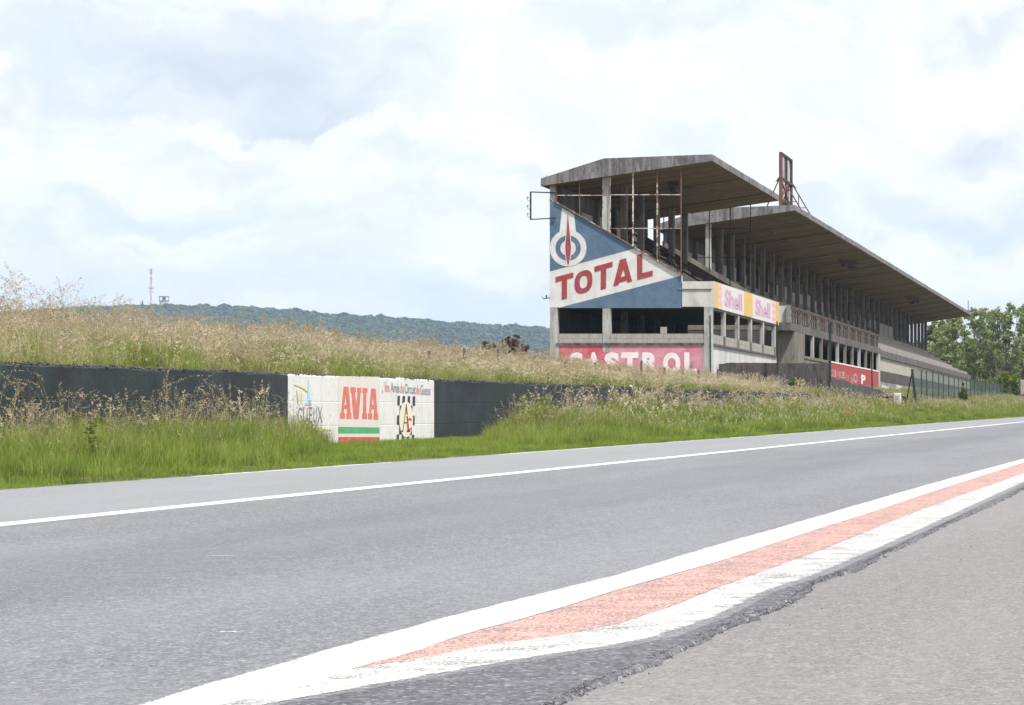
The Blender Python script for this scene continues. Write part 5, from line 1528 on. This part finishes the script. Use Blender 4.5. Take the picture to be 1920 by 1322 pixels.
iv, if_ = subdiv(ico_v, ico_f)
nt_ = 8200
pxr = np.where(rng.random(nt_) < .82, rng.uniform(60, 1150, nt_), rng.uniform(-1500, 2400, nt_))
yr_ = RZ - 560 * rng.random(nt_) ** 1.5 + 30
xr = (pxr - CX) * RZ / F; sz = rng.uniform(3.2, 6.4, nt_) * np.where(rng.random(nt_) < .06, 1.35, 1)
zr_ = ridge_h(pxr, yr_) + 3.0 + rng.uniform(-1.5, 1.5, nt_) + 3 * smooth_noise(xr + 9000, yr_, 60, 21)
disp = rng.uniform(.72, 1.25, (nt_, len(iv), 1))
V = iv[None] * disp * sz[:, None, None] * np.array([1, 1, .95]) + np.stack([xr, yr_, zr_], -1)[:, None, :]
Fc = if_[None] + (np.arange(nt_) * len(iv))[:, None, None]
fo = np_mesh('forest', V.reshape(-1, 3), Fc.reshape(-1, 3), [M['leaf_far']], kind='stuff')
a = fo.data.attributes.new('tone', 'FLOAT', 'POINT'); a.data.foreach_set('value', np.repeat(np.clip(rng.normal(0, .22, nt_) + 1.3 * smooth_noise(xr + 9000, yr_, 28, 31) - .25, 0, 1), len(iv)).astype(np.float32))
tag(fo, 'distant wooded ridge, blue with haze', 'forest')
# one pointed conifer on the skyline
def far_thing(nm, lb, cat, px, py): p = W(px, py, RZ); return thing(nm, lb, cat, tuple(p)), p
t_, p = far_thing('conifer', 'pointed dark conifer on the skyline left of the mast', 'tree', 267, 584)
mb = MB()
for k in range(5): mb.tube((p.x, p.y, p.z + 1 + 2.0 * k), (p.x, p.y, p.z + 5 + 2.1 * k), 3.4 - .55 * k, 8, .3)
cr0 = mb.build('crown', M['hill'], t_); MB().tube((p.x, p.y, p.z - 6), (p.x, p.y, p.z + 3), .5).build('trunk', M['bark'], t_)
ms, p = far_thing('radio_mast', 'tall thin red and white radio mast on the wooded ridge', 'mast', 283.5, 582)
H = 78 * RZ / F; w_ = .9
mb = MB()
for dx, dy in ((-w_, -w_), (w_, -w_), (0, w_)): mb.bar((p.x + dx, p.y + dy, p.z - 8), (p.x + dx * .6, p.y + dy * .6, p.z + H), .38, .38)
for k in range(24):
    z = p.z + H * k / 24; s_ = -1 if k % 2 else 1
    mb.bar((p.x - w_ * s_ * .8, p.y - w_, z), (p.x + w_ * s_ * .8, p.y - w_, z + H / 24), .22, .22)
mb.build('lattice', M['mastpaint'], ms)
for zf, ww, nn in ((.965, 1.5, 3), (.9, 1.3, 3), (.76, 1.4, 3), (.69, 1.2, 2), (.53, 3.2, 5), (.44, 2.4, 3)):
    a_ = MB(); z = p.z + H * zf
    a_.box(p.x - ww, p.x + ww, p.y - .8, p.y + .8, z - .18, z + .18)
    for k in range(nn):
        x = p.x - ww + 2 * ww * k / (nn - 1); a_.box(x - .28, x + .28, p.y - 1.2, p.y - .8, z - .8, z + 1.4)
    a_.build('antenna_ring', M['mastpaint'], ms)
wt, p = far_thing('water_tower', 'pale water tower with a flat dark platform on the ridge beside the mast', 'tower', 307.5, 580)
s_ = RZ / F
MB().tube((p.x, p.y, p.z - 10), (p.x, p.y, p.z + 15 * s_), 8.2 * s_, 20).build('tank', M['tower_white'], wt)
MB().tube((p.x, p.y, p.z + 15 * s_), (p.x, p.y, p.z + 16.6 * s_), 9.3 * s_, 20).build('deck', M['tower_dark'], wt)
MB().tube((p.x, p.y, p.z + 16.6 * s_), (p.x, p.y, p.z + 23 * s_), 3.2 * s_, 12).build('cabin', M['tower_dark'], wt)
MB().tube((p.x, p.y, p.z + 23 * s_), (p.x, p.y, p.z + 24.4 * s_), 9.6 * s_, 20).build('roof', M['tower_dark'], wt)
for a in (-1, 1):
    MB().bar((p.x + a * 8.8 * s_, p.y, p.z + 16.6 * s_), (p.x + a * 8.8 * s_, p.y, p.z + 23 * s_), .5, .5).build('post', M['tower_dark'], wt)

# ------------------------------------------------------------------ air
hm = bpy.data.materials.new('pale_air'); hm.use_nodes = True; t = hm.node_tree
for n in list(t.nodes): t.nodes.remove(n)
pv = t.nodes.new('ShaderNodeVolumePrincipled'); pv.inputs['Color'].default_value = (.58, .77, 1.0, 1); pv.inputs['Density'].default_value = .000125; pv.inputs['Anisotropy'].default_value = 0.1
mo_ = t.nodes.new('ShaderNodeOutputMaterial'); t.links.new(pv.outputs[0], mo_.inputs['Volume'])
hz_ = MB().box(-5600, 4300, -600, 5600, -8, 260).build('haze', hm); tag(hz_, 'thin summer haze over the fields', 'haze', kind='stuff')
